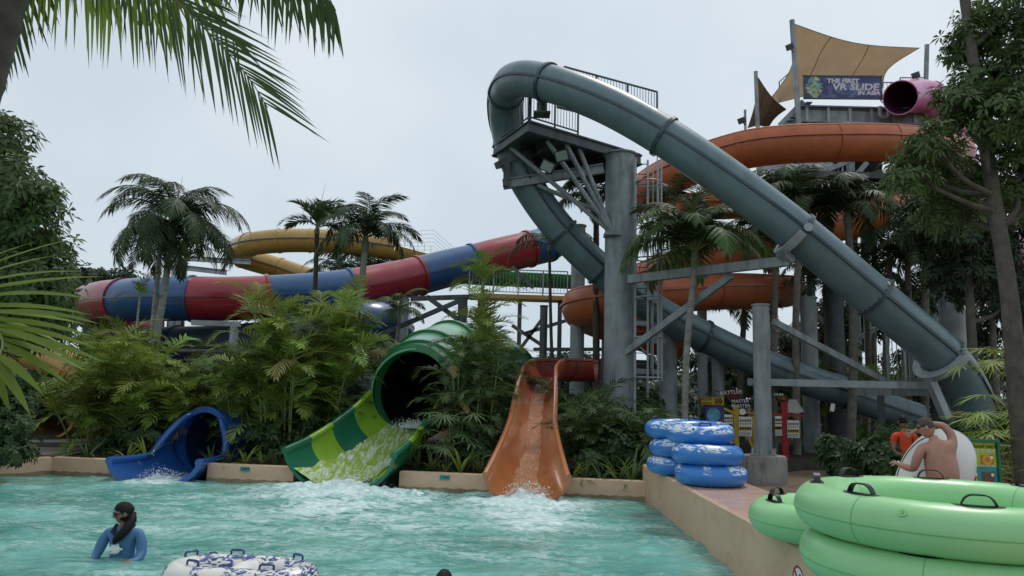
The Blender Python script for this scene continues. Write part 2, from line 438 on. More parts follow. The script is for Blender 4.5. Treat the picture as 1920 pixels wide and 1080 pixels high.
def torus(mb, c, Rj, rn, rot=None, n=48, m=20, sx=1.0, sy=1.0, mi=0, squash=1.0, bulge=None):
    c = V(c); rings = []
    for i in range(n + 1):
        a = 2 * math.pi * i / n; ring = []
        for k in range(m):
            b = 2 * math.pi * k / m
            rr = rn * (bulge(a, b) if bulge else 1)
            q = V(((Rj * sx + rr * math.cos(b)) * math.cos(a), (Rj * sy + rr * math.cos(b)) * math.sin(a), rr * squash * math.sin(b)))
            ring.append(c + (rot @ q if rot is not None else q))
        rings.append(ring)
    mb.loft(rings, True); return mb
# ------------------------------------------------------------------ ground, pool, walls
GZ = -0.05
mb = MB(); S = 900
mb.add([(-S, -S, GZ - .03), (S, -S, GZ - .03), (S, S, GZ - .03), (-S, S, GZ - .03)], [(0, 1, 2, 3)])
kind(mb.build('ground', 'grassland'), 'structure')
mb = MB(); mb.add([(2.6, -12, GZ), (24, -12, GZ), (24, 34, GZ), (2.6, 34, GZ)], [(0, 1, 2, 3)])
kind(mb.build('pavement', 'paving'), 'structure')
mb = MB(); mb.add([(-22, -12, GZ), (2.6, -12, GZ), (2.6, 3.0, GZ), (-22, 3.0, GZ)], [(0, 1, 2, 3)])
kind(mb.build('pool_deck', 'paving'), 'structure')

WA = V((2.7, 14.97, 0)); WB = V((-9.95, 16.72, 0)); WC = V((-12.5, 12.6, 0))
def wall_y(x):
    if x > WB.x: t = (x - WB.x) / (WA.x - WB.x); return WB.y + t * (WA.y - WB.y)
    t = (x - WC.x) / (WB.x - WC.x); return WC.y + t * (WB.y - WC.y)
def wall_seg(name, a, b, h, th, label, m='peach', zb=-0.6):
    a, b = V(a), V(b); t = (b - a).normalized(); nrm = V((-t.y, t.x, 0))
    if nrm.y < 0: nrm = -nrm
    mb = MB(); bv = 0.03
    prof = [(0, zb), (0, h - bv), (bv * .3, h - bv * .3), (bv, h), (th - bv, h), (th, h - bv), (th, zb)]
    mb.loft([[p + nrm * s_ + Z * z_ for s_, z_ in prof] for p in (a, b)], True, True)
    o = tag(mb.build(name, m, None, 30), label, 'wall')
    mb = MB(); mb.loft([[p - nrm * .004 + Z * -.1, p - nrm * .004 + Z * (.075 + .012 * math.sin(k * 1.7)), p + nrm * .01 + Z * (.075 + .012 * math.sin(k * 1.7))] for k, p in enumerate([a.lerp(b, i / 24) for i in range(25)])], False); mb.build('waterline_stain', 'scum', o)
    return o
# slide mouths pierce the rim: the wall runs in pieces between them
GAPS = [(-0.28, 1.06), (-4.45, -2.2), (-8.2, -6.35)]
xs = [WA.x, 1.06, -0.28, -2.2, -4.45, -6.35, -8.2, WB.x]
def wp(x): return V((x, wall_y(x), 0))
labs = ['peach pool wall between orange slide and raised ledge', 'peach pool wall between green slide and orange slide',
        'peach pool wall between blue slide and green slide', 'peach pool wall left of the blue slide']
walls = [wall_seg('pool_wall', wp(xs[2 * i]), wp(xs[2 * i + 1]), 0.37, 0.22, labs[i]) for i in range(4)]
wall_seg('pool_wall', WB + V((0, 0.0, 0)), WC, 0.37, 0.22, 'peach pool wall running toward the camera at far left')
# depth markers
for w, x, lab in ((walls[2], at(457, 874, 16).x, 0), (walls[1], at(834, 889, 15.5).x, 1)):
    p = wp(x) + V((0, -0.012, 0.285)); q = (WA - WB).normalized()
    nrm = V((-q.y, q.x, 0)); nrm = nrm if nrm.y < 0 else -nrm
    mb = MB(); mb.box(p, (0.2, 0.02, 0.085), Matrix.Rotation(math.atan2(q.y, q.x), 3, 'Z')); pl = mb.build('depth_marker', 'sign_teal', w)
    text('1.00M', 0.07, p + nrm * 0.012, facing(nrm), 'sign_black', pl, ext=0.002)
# raised ledge on the right
mb = MB(); LX0, LX1, LZ = 2.7, 3.86, 0.68
prof = [(LX0, -0.6), (LX0, LZ - .03), (LX0 + .03, LZ), (LX1 - .03, LZ), (LX1, LZ - .03), (LX1, -0.6)]
mb.loft([[V((x, y, z)) for x, z in prof] for y in (2.4, 15.25)], True, True)
mb.v = [v for v in mb.v]
top = [i for i, f in enumerate(mb.f) if len(f) == 4 and all(abs(mb.v[k][2] - LZ) < .001 for k in f)]
for i in top: mb.m[i] = 1
ledge = tag(mb.build('pool_ledge', ['peach', 'peach_top'], None, 30), 'wide raised peach ledge with wet top along the right of the pool', 'ledge')
# no swimming roundel on its pool side
pc = gz(1449, 1062, 0.3); pc = V((LX0 - 0.006, 7.12, 0.36))
nr = V((-1, 0, 0)); rt = facing(nr)
mb = MB(); mb.disc_prism(pc, nr, circ(0.15, 32), 0.008); pl = mb.build('warning_roundel', 'white_paint', ledge)
mb = MB()
o_ = circ(0.15, 32); i_ = circ(0.127, 32); x_, y_ = rt.col[0], rt.col[1]
A = [pc + x_ * a + y_ * b + nr * .007 for a, b in o_]; B = [pc + x_ * a + y_ * b + nr * .007 for a, b in i_]
mb.add(A + B, [(k, (k + 1) % 32, 32 + (k + 1) % 32, 32 + k) for k in range(32)])
mb.beam(pc + (x_ * .1 - y_ * .1) + nr * .008, pc + (-x_ * .1 + y_ * .1) + nr * .008, 0.02, 0.004, up=nr)
mb.build('red_ring', 'sign_red', pl)
mb = MB()
mb.beam(pc + x_ * .02 + y_ * .02 + nr * .006, pc - x_ * .03 - y_ * .05 + nr * .006, .03, .004, up=nr)
mb.beam(pc + x_ * .03 + y_ * .0 + nr * .006, pc + x_ * .06 - y_ * .07 + nr * .006, .016, .004, up=nr)
mb.beam(pc - x_ * .0 + y_ * .02 + nr * .006, pc - x_ * .06 + y_ * .04 + nr * .006, .014, .004, up=nr)
mb.disc_prism(pc + x_ * .035 + y_ * .06 + nr * .006, nr, circ(0.022, 12), .004)
mb.build('diver_mark', 'tube_navy', pl)

# planting bed behind the rim, one lumpy sheet
mb = MB(); nx, ny = 150, 90
TRENCH = [(at(778, 735, 19.2), gz(640, 915, 0), 1.35), (at(388, 832, 18.6), gz(286, 905, 0), 1.06), (at(1008, 757, 19.0), gz(987, 938, 0), .78)]
def in_trench(x, y):
    for a, b, w in TRENCH:
        d = V((b.x - a.x, b.y - a.y)); t = ((x - a.x) * d.x + (y - a.y) * d.y) / d.length_squared
        if -.75 < t < 1.4 and (V((x - a.x, y - a.y)) - d * max(-.7, min(1, t))).length < w: return True
    return False
for j in range(ny + 1):
    for i in range(nx + 1):
        x = -26 + i / nx * 28.7; y0 = wall_y(max(x, -12.5)) + 0.12 if x > -12.4 else 12.8
        y = y0 + (j / ny) ** 1.6 * 24
        z = 0.30 + (0.12 * noise.noise(V((x * .7, y * .7, 0))) if j else 0) + 0.25 * (j / ny)
        if in_trench(x, y): z = -.45
        mb.v.append((x, y, z))
for j in range(ny):
    for i in range(nx):
        a = j * (nx + 1) + i; mb.f.append((a, a + 1, a + nx + 2, a + nx + 1)); mb.m.append(0)
kind(mb.build('planting_bed', 'soil', None, 180), 'structure')
# bed on the right, behind the pavement
mb = MB(); mb.loft([[V((x, y, -0.04)), V((x, y + .15, .12)), V((x, y + 30, .3))] for x, y in ((2.9, 16.6), (5.4, 19.8), (9, 23), (24, 26))], False)
kind(mb.build('rear_planting_bed', 'soil', None, 180), 'structure')
mb = MB(); mb.add([(7.6, 15.2, GZ + .004), (16, 14.0, GZ + .004), (24, 22, GZ + .004), (9, 22, GZ + .004)], [(0, 1, 2, 3)])
kind(mb.build('gravel_bed', 'gravel'), 'structure')

# ------------------------------------------------------------------ water
SPL = [(gz(988, 945, 0), 1.0, 1.0, 0.2), (gz(650, 922, 0), 1.35, 1.0, 0.2), (gz(745, 935, 0), .9, .6, .1), (gz(292, 905, 0), .7, 0.7, 0.12), (gz(570, 918, 0), .8, .5, .1), (gz(985, 975, 0), .9, .7, .08), (gz(630, 955, 0), 1.1, .6, .08)]
def wave(x, y):
    f1 = noise.noise(V((x * .55 + 3, y * .9, 1.3)))
    wx = x + 0.5 * noise.noise(V((x * .8, y * .8, 7))); wy = y + 0.5 * noise.noise(V((x * .8, y * .8, 11)))
    h = 0.05 * f1 + 0.038 * noise.noise(V((wx * 1.5, wy * 2.6, 0))) + 0.026 * (0.5 - abs(noise.noise(V((wx * 2.6, wy * 4.6, 3))))) + 0.012 * noise.noise(V((wx * 7, wy * 11, 5)))
    return h
def build_water():
    nx, ny = 400, 330; x0, x1 = -13.5, LX0 + 0.01
    vs, fo = [], []
    for j in range(ny + 1):
        t = j / ny
        for i in range(nx + 1):
            x = x0 + (x1 - x0) * i / nx
            xc = max(x, -12.3)
            yb = wall_y(xc) + 0.06; y = 3.0 + (yb - 3.0) * (t ** 0.85)
            a = wave(x, y); foam = 0.0
            for c, rad, k, hh in SPL:
                d = math.hypot((x - c.x), (y - c.y) * 0.9) / rad
                if d < 2.6:
                    e = math.exp(-d * d * .8); foam = max(foam, k * e)
                    a += e * hh * (0.35 + 0.5 * abs(noise.noise(V((x * 3.2, y * 3.2, 2)))) + .2 * noise.noise(V((x * 9, y * 9, 4)))) * .9
            # churned water drifting forward from the mouths
            dr = math.exp(-((x + 2.2) / 4.2) ** 2) * math.exp(-((y - 12.6) / 3.2) ** 2)
            foam = max(foam, 0.28 * dr)
            fo.append(foam); vs.append((x, y, a))
    fs = [(j * (nx + 1) + i, j * (nx + 1) + i + 1, (j + 1) * (nx + 1) + i + 1, (j + 1) * (nx + 1) + i) for j in range(ny) for i in range(nx)]
    me = bpy.data.meshes.new('pool_water'); me.from_pydata(vs, [], fs)
    at_ = me.attributes.new('foam', 'FLOAT', 'POINT'); at_.data.foreach_set('value', fo)
    me.polygons.foreach_set('use_smooth', [True] * len(fs))
    m = bpy.data.materials.new('water'); m.use_nodes = True; n, l = m.node_tree.nodes, m.node_tree.links
    b = n['Principled BSDF']; b.inputs['Roughness'].default_value = 0.07; b.inputs['IOR'].default_value = 1.33
    tc = n.new('ShaderNodeTexCoord'); at2 = n.new('ShaderNodeAttribute'); at2.attribute_name = 'foam'
    big = n.new('ShaderNodeTexNoise'); big.inputs['Scale'].default_value = 0.55; big.inputs['Detail'].default_value = 3
    l.new(tc.outputs['Object'], big.inputs['Vector'])
    base = n.new('ShaderNodeMix'); base.data_type = 'RGBA'
    base.inputs[6].default_value = (0.08, 0.26, 0.22, 1); base.inputs[7].default_value = (0.16, 0.41, 0.355, 1)
    mr = n.new('ShaderNodeMapRange'); mr.inputs[1].default_value = .35; mr.inputs[2].default_value = .65
    l.new(big.outputs[0], mr.inputs[0]); l.new(mr.outputs[0], base.inputs[0])
    mp = n.new('ShaderNodeMapping'); mp.inputs['Scale'].default_value = (1.0, 1.8, 1.0)
    l.new(tc.outputs['Object'], mp.inputs[0])
    # streaky froth: ridged, warped noise
    wrp = n.new('ShaderNodeTexNoise'); wrp.inputs['Scale'].default_value = 1.4; wrp.inputs['Detail'].default_value = 3
    l.new(mp.outputs[0], wrp.inputs['Vector'])
    ad = n.new('ShaderNodeVectorMath'); ad.operation = 'MULTIPLY_ADD'; ad.inputs[1].default_value = (.9, .9, .9)
    l.new(wrp.outputs['Color'], ad.inputs[0]); l.new(mp.outputs[0], ad.inputs[2])
    fr = n.new('ShaderNodeTexNoise'); fr.inputs['Scale'].default_value = 2.6; fr.inputs['Detail'].default_value = 9; fr.inputs['Roughness'].default_value = 0.68
    l.new(ad.outputs[0], fr.inputs['Vector'])
    rid = n.new('ShaderNodeMath'); rid.operation = 'SUBTRACT'; rid.inputs[1].default_value = 0.5; l.new(fr.outputs[0], rid.inputs[0])
    ab = n.new('ShaderNodeMath'); ab.operation = 'ABSOLUTE'; l.new(rid.outputs[0], ab.inputs[0])
    inv = n.new('ShaderNodeMapRange'); inv.inputs[1].default_value = 0.0; inv.inputs[2].default_value = 0.16; inv.inputs[3].default_value = 1; inv.inputs[4].default_value = 0
    l.new(ab.outputs[0], inv.inputs[0])
    sm = n.new('ShaderNodeMath'); sm.operation = 'MULTIPLY_ADD'; sm.inputs[1].default_value = 0.55
    l.new(inv.outputs[0], sm.inputs[0]); l.new(at2.outputs['Fac'], sm.inputs[2])
    # patchy: another large noise decides where froth lies
    pt = n.new('ShaderNodeTexNoise'); pt.inputs['Scale'].default_value = 0.9; pt.inputs['Detail'].default_value = 4
    l.new(mp.outputs[0], pt.inputs['Vector'])
    s2 = n.new('ShaderNodeMath'); s2.operation = 'MULTIPLY_ADD'; s2.inputs[1].default_value = 0.9; s2.inputs[2].default_value = -0.42
    l.new(pt.outputs[0], s2.inputs[0])
    s3 = n.new('ShaderNodeMath'); s3.operation = 'ADD'; l.new(sm.outputs[0], s3.inputs[0]); l.new(s2.outputs[0], s3.inputs[1])
    fm = n.new('ShaderNodeMapRange'); fm.inputs[1].default_value = 0.48; fm.inputs[2].default_value = 1.05
    l.new(s3.outputs[0], fm.inputs[0])
    fcol = n.new('ShaderNodeMix'); fcol.data_type = 'RGBA'; fcol.inputs[6].default_value = (0.30, 0.50, 0.47, 1); fcol.inputs[7].default_value = (0.74, 0.82, 0.81, 1)
    fcm = n.new('ShaderNodeMapRange'); fcm.inputs[1].default_value = .38; fcm.inputs[2].default_value = .62; fn2 = n.new('ShaderNodeTexNoise'); fn2.inputs['Scale'].default_value = 4.5; fn2.inputs['Detail'].default_value = 10; fn2.inputs['Roughness'].default_value = .75
    l.new(ad.outputs[0], fn2.inputs['Vector']); l.new(fn2.outputs[0], fcm.inputs[0]); l.new(fcm.outputs[0], fcol.inputs[0])
    col = n.new('ShaderNodeMix'); col.data_type = 'RGBA'; l.new(fcol.outputs[2], col.inputs[7])
    l.new(fm.outputs[0], col.inputs[0]); l.new(base.outputs[2], col.inputs[6]); l.new(col.outputs[2], b.inputs['Base Color'])
    rg = n.new('ShaderNodeMapRange'); rg.inputs[3].default_value = .07; rg.inputs[4].default_value = .55
    l.new(fm.outputs[0], rg.inputs[0]); l.new(rg.outputs[0], b.inputs['Roughness'])
    bp = n.new('ShaderNodeBump'); bp.inputs['Strength'].default_value = .35; bp.inputs['Distance'].default_value = .03
    bn = n.new('ShaderNodeTexNoise'); bn.inputs['Scale'].default_value = 9; bn.inputs['Detail'].default_value = 5
    l.new(mp.outputs[0], bn.inputs['Vector']); l.new(bn.outputs[0], bp.inputs['Height']); l.new(bp.outputs[0], b.inputs['Normal'])
    me.materials.append(m)
    kind(link('pool_water', me), 'structure')
build_water()
def mound(mb, c, rx, ry, h, seed, nx=70, ny=50, z0=-.06):
    o = len(mb.v)
    for j in range(ny + 1):
        for i in range(nx + 1):
            u, v = i / nx * 2.6 - 1.3, j / ny * 2.6 - 1.3; d2 = u * u + v * v
            x, y = c[0] + u * rx, c[1] + v * ry
            f = noise.fractal(V((x * 4, y * 4, seed)), .9, 2.2, 6); g_ = abs(noise.noise(V((x * 9, y * 9, seed + 3))))
            mb.v.append((x, y, c[2] + z0 + h * (math.exp(-d2 * 1.6) * (.75 + .55 * f) + .18 * g_ * math.exp(-d2)) - .05 * d2))
    for j in range(ny):
        for i in range(nx):
            a = o + j * (nx + 1) + i
            if ((i + .5) / nx * 2.6 - 1.3) ** 2 + ((j + .5) / ny * 2.6 - 1.3) ** 2 < 1.5: mb.f.append((a, a + 1, a + nx + 2, a + nx + 1)); mb.m.append(0)
def splash(c, rx, ry, h, n, label, seed):
    rnd = random.Random(seed); mb = MB()
    for k in range(n):
        a = rnd.uniform(0, 6.28); q = rnd.random() ** .6
        x, y = c.x + rx * q * math.cos(a), c.y + ry * q * math.sin(a)
        z = h * (1 - q * q) * rnd.random() ** 1.3
        s_ = rnd.uniform(.004, .012) * (1.2 - q * .6)
        if rnd.random() < .25: z *= 1.5; s_ *= .4
        mb.ell((x, y, z + .02), s_ * rnd.uniform(.8, 1.8), s_ * rnd.uniform(.8, 1.6), s_ * rnd.uniform(.6, 1.2), 6, 4, rot=Euler((rnd.random(), rnd.random(), rnd.random())).to_matrix())
    mound(mb, c, rx, ry, h * .75, seed)
    o = kind(mb.build('splash', 'foam', None, 180), 'stuff'); tag(o, label, 'splash')
splash(gz(988, 938, 0), .75, .45, .34, 1100, 'white splash where the orange slide meets the pool', 3)
splash(gz(650, 914, 0), 1.1, .5, .3, 1300, 'white splash where the green slide meets the pool', 4)
splash(gz(300, 897, 0), .55, .4, .22, 600, 'white splash in the blue slide mouth', 5)
# ------------------------------------------------------------------ vegetation kit
def leaflet(mb, p, d, nrm, L, w, droop, nseg=2, mi=0):
    """tapering strip from p along d, bending down"""
    d = d.normalized(); wv = d.cross(nrm)
    wv = wv.normalized() if wv.length > 1e-4 else V((1, 0, 0))
    o = len(mb.v); q = V(p); cur = V(d)
    prof = [0.5, 1.0, 0.75, 0.0] if nseg == 3 else ([0.55, 1.0, 0.0] if nseg == 2 else [.5, .95, 1.0, .8, .45, 0.0])
    ns = len(prof) - 1
    for k in range(ns + 1):
        ww = wv * (w * .5 * prof[k])
        if k < ns: mb.v.append(tuple(q - ww)); mb.v.append(tuple(q + ww))
        else: mb.v.append(tuple(q))
        cur = (cur - Z * (droop / ns)).normalized(); q = q + cur * (L / ns)
    for k in range(ns - 1):
        a = o + 2 * k; mb.f.append((a, a + 1, a + 3, a + 2)); mb.m.append(mi)
    a = o + 2 * (ns - 1); mb.f.append((a, a + 1, a + 2)); mb.m.append(mi)

def frond_mesh(name, L, n, ll, lw, e0, e1, droop, sweepa, vee, leaf, rach, seed, start=.12, nseg=2, rr=.014, jit=.1, tipk=.35):
    rnd = random.Random(seed); mb = MB(); pts = []; p = V((0, 0, 0)); N = 14
    for i in range(N + 1):
        pts.append(V(p)); e = R_(e0 + (e1 - e0) * (i / N) ** 1.2); p = p + V((math.cos(e), 0, math.sin(e))) * (L / N)
    mb.tube(pts, [rr * (1 - .85 * i / N) for i in range(N + 1)], 5, 1)
    for i in range(n):
        t = start + (1 - start) * (i + .5) / n
        fi = t * N; k = min(int(fi), N - 1); q = pts[k].lerp(pts[k + 1], fi - k); tg = (pts[k + 1] - pts[k]).normalized()
        nrm = V((0, 1, 0)).cross(tg) * -1
        lp = math.sin(math.pi * min(1, (t * .86 + .14))) ** .6
        lp = max(lp, tipk if t > .5 else .3)
        for sg in (-1, 1):
            sw = R_(sweepa + 25 * t + rnd.uniform(-8, 8)); v = R_(vee + rnd.uniform(-12, 12))
            side = V((0, sg, 0))
            d = (side * math.cos(v) + nrm * math.sin(v)) * math.cos(sw) + tg * math.sin(sw)
            leaflet(mb, q, d, nrm, ll * lp * rnd.uniform(1 - jit, 1 + jit), lw * rnd.uniform(.8, 1.1), droop * rnd.uniform(.7, 1.3), nseg)
    return mb.mesh(name, [leaf, rach])

FR = {}
def frond_set(key, k, **kw):
    base = dict(kw); out = []
    for i in range(k):
        rnd = random.Random(hash(key) % 1000 if False else sum(map(ord, key)) * 7 + i)
        q = dict(base); q['e0'] = base['e0'] + rnd.uniform(-10, 10); q['e1'] = base['e1'] + rnd.uniform(-14, 14); q['L'] = base['L'] * rnd.uniform(.9, 1.1)
        out.append(frond_mesh('frond_' + key, seed=i + 3, **q))
    FR[key] = out
frond_set('areca', 6, L=1.5, n=18, ll=.5, lw=.052, e0=62, e1=-38, droop=.35, sweepa=28, vee=22, leaf='leaf_areca', rach='rachis')
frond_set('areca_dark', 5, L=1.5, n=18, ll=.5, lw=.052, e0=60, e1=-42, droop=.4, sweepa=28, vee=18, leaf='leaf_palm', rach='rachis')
frond_set('areca_dry', 2, L=1.3, n=14, ll=.42, lw=.035, e0=30, e1=-75, droop=.9, sweepa=28, vee=5, leaf='leaf_dry', rach='rachis_dark')
frond_set('royal', 6, L=2.7, n=66, ll=.75, lw=.034, e0=48, e1=-82, droop=1.1, sweepa=22, vee=5, leaf='leaf_palm_dark', rach='rachis_dark', nseg=3, rr=.03)
frond_set('stiff', 4, L=1.5, n=28, ll=.55, lw=.065, e0=52, e1=-35, droop=.35, sweepa=35, vee=25, leaf='leaf_palm', rach='rachis', rr=.02)
frond_set('feather', 6, L=2.3, n=52, ll=.62, lw=.042, e0=58, e1=-55, droop=.8, sweepa=26, vee=10, leaf='leaf_palm', rach='rachis', nseg=3, rr=.025)
frond_set('feather_dark', 5, L=2.5, n=50, ll=.68, lw=.046, e0=52, e1=-65, droop=.9, sweepa=26, vee=8, leaf='leaf_palm_dark', rach='rachis_dark', nseg=3, rr=.025)

def fan_mesh(name, L, n, w, droop, leaf, seed, span=250):
    """fan leaf: petiole along +X then radiating blades"""
    rnd = random.Random(seed); mb = MB()
    pts = [V((0, 0, 0)), V((.2 * L, 0, .28 * L)), V((.5 * L, 0, .45 * L)), V((.75 * L, 0, .45 * L))]
    mb.tube(pts, [.009, .008, .006, .004], 5, 1)
    for i in range(n):
        a = R_(-span / 2 + span * (i + .5) / n)
        d = V((math.cos(a), math.sin(a), rnd.uniform(-.05, .18)))
        leaflet(mb, pts[-1], d, Z, L * rnd.uniform(.6, .75), w, droop * rnd.uniform(.6, 1.4), 3)
    return mb.mesh(name, [leaf, 'rachis'])
FR['fan'] = [fan_mesh('fan_leaf', .8, 11, .05, .5, 'leaf_palm', i) for i in range(3)]
FR['fan_bright'] = [fan_mesh('fan_leaf_bright', 1.0, 15, .05, .5, 'leaf_areca', i + 5) for i in range(3)]
def strap_mesh(seed, leaf='leaf_palm', n=12, L=.6, w=.05):
    rnd = random.Random(seed); mb = MB()
    for i in range(n):
        a = rnd.uniform(0, 6.28); e = R_(rnd.uniform(35, 80))
        leaflet(mb, V((0, 0, 0)), V((math.cos(a) * math.cos(e), math.sin(a) * math.cos(e), math.sin(e))), V((-math.sin(a), math.cos(a), 0)).cross(V((math.cos(a), math.sin(a), 0))) * 1.0 + V((math.cos(a), math.sin(a), .3)) * -.5, L * rnd.uniform(.6, 1.1), w, rnd.uniform(.6, 1.5), 3)
    return mb.mesh('strap_leaves', [leaf])

def put(name, me, root, loc, az, tilt=0.0, sc=1.0, roll=0.0):
    o = bpy.data.objects.new(name, me); COL.objects.link(o); o.parent = root
    o.location = loc; o.rotation_euler = Euler((roll, tilt, az), 'XYZ'); o.scale = (sc, sc, sc)
    return o

def ringed_trunk(root, pts, r0, r1, m, ring=.16, amp=.06):
    mb = MB(); P = spline(pts, .08); n = len(P)
    rad = [(r0 + (r1 - r0) * i / (n - 1)) * (1 + amp * (1 if (i * .08) % ring < .05 else 0)) for i in range(n)]
    mb.tube(P, rad, 10); return mb.build('trunk', m, root, 50)

def palm(base, top, key, nf, sc, label, tm='trunk_pale', r0=.13, r1=.09, shaft=.5, bend=.15, group=None, seed=0, name='palm_tree', spear=True, tilt=(-.5, .55), az0=None):
    rnd = random.Random(seed + 77); base, top = V(base), V(top)
    root = thing(name, label, 'palm', base, group); LOCAL.add(root.name)
    t = top - base
    mid = t * .5 + V((rnd.uniform(-bend, bend), rnd.uniform(-bend, bend), 0))
    ringed_trunk(root, [V((0, 0, -.1)), mid, t], r0, r1, tm)
    if shaft:
        mb = MB(); mb.tube([t, t + Z * shaft * .5, t + Z * shaft], [r1 * 1.25, r1 * 1.2, r1 * .5], 10)
        mb.build('crownshaft', 'crownshaft', root, 50)
    ms = FR[key]
    for i in range(nf):
        az = i * 2.39996 + rnd.uniform(-.25, .25); q = i / max(1, nf - 1)
        put('frond', ms[i % len(ms)], root, t + Z * shaft * (.95 - .15 * q), az, tilt[0] + (tilt[1] - tilt[0]) * q + rnd.uniform(-.12, .12), sc * rnd.uniform(.85, 1.1), rnd.uniform(-.3, .3))
    if spear:
        mb = MB(); a = t + Z * shaft * .9
        mb.tube([a, a + V((rnd.uniform(-.1, .1), 0, .8 * sc)), a + V((rnd.uniform(-.3, .3), 0, 1.5 * sc))], [.02, .012, .003], 5)
        mb.build('spear_leaf', 'rachis_dark', root)
    return root

def clump(base, ns, hmin, hmax, spread, key, fp, sc, label, seed, basal=6, group='areca palm clumps', lean=.35, stem_m='rachis', ysq=.6):
    rnd = random.Random(seed); base = V(base)
    root = thing('areca_palm', label, 'palm', base, group); LOCAL.add(root.name)
    ms = FR[key]
    for i in range(ns):
        a = rnd.uniform(0, 6.28); q = rnd.random() ** .5
        b = V((spread * .5 * q * math.cos(a), spread * .5 * q * math.sin(a) * ysq, 0))
        h = rnd.uniform(hmin, hmax)
        tp = b + V((spread * lean * q * math.cos(a), spread * lean * q * math.sin(a) * ysq, h))
        mb = MB(); mb.tube([b, (b + tp) / 2 - V((0, 0, 0)) + V((rnd.uniform(-.05, .05), 0, .05)), tp], [.028, .022, .014], 6); mb.build('stem', stem_m, root, 60)
        for j in range(fp):
            az = j * 2.4 + rnd.uniform(-.4, .4) + i
            put('frond', rnd.choice(ms) if rnd.random() > .02 else rnd.choice(FR['areca_dry']), root, tp - Z * (.08 * j) if j < 4 else b.lerp(tp, rnd.uniform(.3, .85)), az, rnd.uniform(-.35, .45), sc * rnd.uniform(.7, 1.12), rnd.uniform(-.35, .35))
    for i in range(round(basal * 1.8)):
        a = rnd.uniform(0, 6.28); b = V((spread * .5 * rnd.random() * math.cos(a), spread * .35 * rnd.random() * math.sin(a), .05))
        put('frond', rnd.choice(ms), root, b, rnd.uniform(0, 6.28), rnd.uniform(-.2, .3), sc * rnd.uniform(.6, .95), rnd.uniform(-.3, .3))
    return root

def whorls(mb, pts, L, rnd, nl=(6, 9), wk=.3, mi=0, up=.4):
    for c, ax in pts:
        ax = (ax + Z * up + V((rnd.uniform(-.4, .4), rnd.uniform(-.4, .4), rnd.uniform(-.3, .3)))).normalized()
        x = ax.orthogonal().normalized(); y = ax.cross(x); n = rnd.randint(*nl); a0 = rnd.uniform(0, 6)
        for k in range(n):
            a = a0 + 6.283 * k / n + rnd.uniform(-.25, .25)
            d = (x * math.cos(a) + y * math.sin(a) + ax * rnd.uniform(-.15, .5)).normalized()
            l_ = L * rnd.uniform(.7, 1.15); s_ = d.cross(ax).normalized() * (l_ * wk * .5)
            p = c + d * (l_ * .08); m1 = c + d * (l_ * .6) ; tip = c + d * l_ - Z * (l_ * .18)
            o = len(mb.v); mb.v.extend([tuple(p), tuple(m1 - s_), tuple(tip), tuple(m1 + s_)])
            mb.f.append((o, o + 1, o + 2, o + 3)); mb.m.append(mi)
def blob_points(blobs, n, rnd, rin=.55):
    vol = [b[1][0] * b[1][1] * b[1][2] for b in blobs]; tot = sum(v ** .67 for v in vol); out = []
    for (c, rr), v in zip(blobs, vol):
        c = V(c)
        for k in range(int(n * v ** .67 / tot)):
            d = V((rnd.gauss(0, 1), rnd.gauss(0, 1), rnd.gauss(0, 1))).normalized()
            q = rin + (1.05 - rin) * rnd.random() ** .7
            q *= 1 + .5 * noise.noise(d * 2.4 + c)
            out.append((c + V((d.x * rr[0], d.y * rr[1], d.z * rr[2])) * q, d))
    return out
def tree(base, trunk, blobs, n, L, leaf, label, seed, limbs=True, r0=.2, r1=.08, bark='bark', extra=None, cat='tree', name='leafy_tree', group=None, wk=.3, rin=.55, nl=(6, 9)):
    rnd = random.Random(seed)
    root = thing(name, label, cat, base, group)
    P = spline(trunk, .3); N = len(P)
    mb = MB(); mb.tube(P, [(r0 + (r1 - r0) * i / (N - 1)) * (1 + .05 * rnd.uniform(-1, 1)) for i in range(N)], 12); mb.build('trunk', bark, root, 60)
    if limbs:
        for c, rr in blobs:
            c = V(c); k = min(range(N), key=lambda i: (P[i] - (c - Z * (rr[2] * .9 + .4))).length); k = max(k, N // 5)
            s_ = P[k]; m_ = (s_ + c) / 2 + V((rnd.uniform(-.2, .2), rnd.uniform(-.2, .2), -.12 * (c - s_).length))
            Q = spline([s_, m_, c], .25); rs = max(.03, r1 * .9)
            mb = MB(); mb.tube(Q, [rs * (1 - .75 * i / (len(Q) - 1)) for i in range(len(Q))], 7)
            for t_ in range(5):
                d = V((rnd.gauss(0, 1), rnd.gauss(0, 1), rnd.gauss(.2, .7))).normalized(); e = c + V((d.x * rr[0], d.y * rr[1], d.z * rr[2])) * .85
                s2 = Q[len(Q) * 2 // 3]; mb.tube([s2, (s2 + e) / 2 + Z * .1, e], [rs * .4, rs * .25, .008], 5)
            mb.build('limb', bark, root, 60)
    mb = MB(); whorls(mb, blob_points(blobs, n, rnd, rin), L, rnd, nl, wk)
    if extra: whorls(mb, [(V(p), V((0, 0, 1))) for p in extra], L, rnd, nl, wk)
    kind(mb.build('crown', leaf, root), 'stuff')
    return root
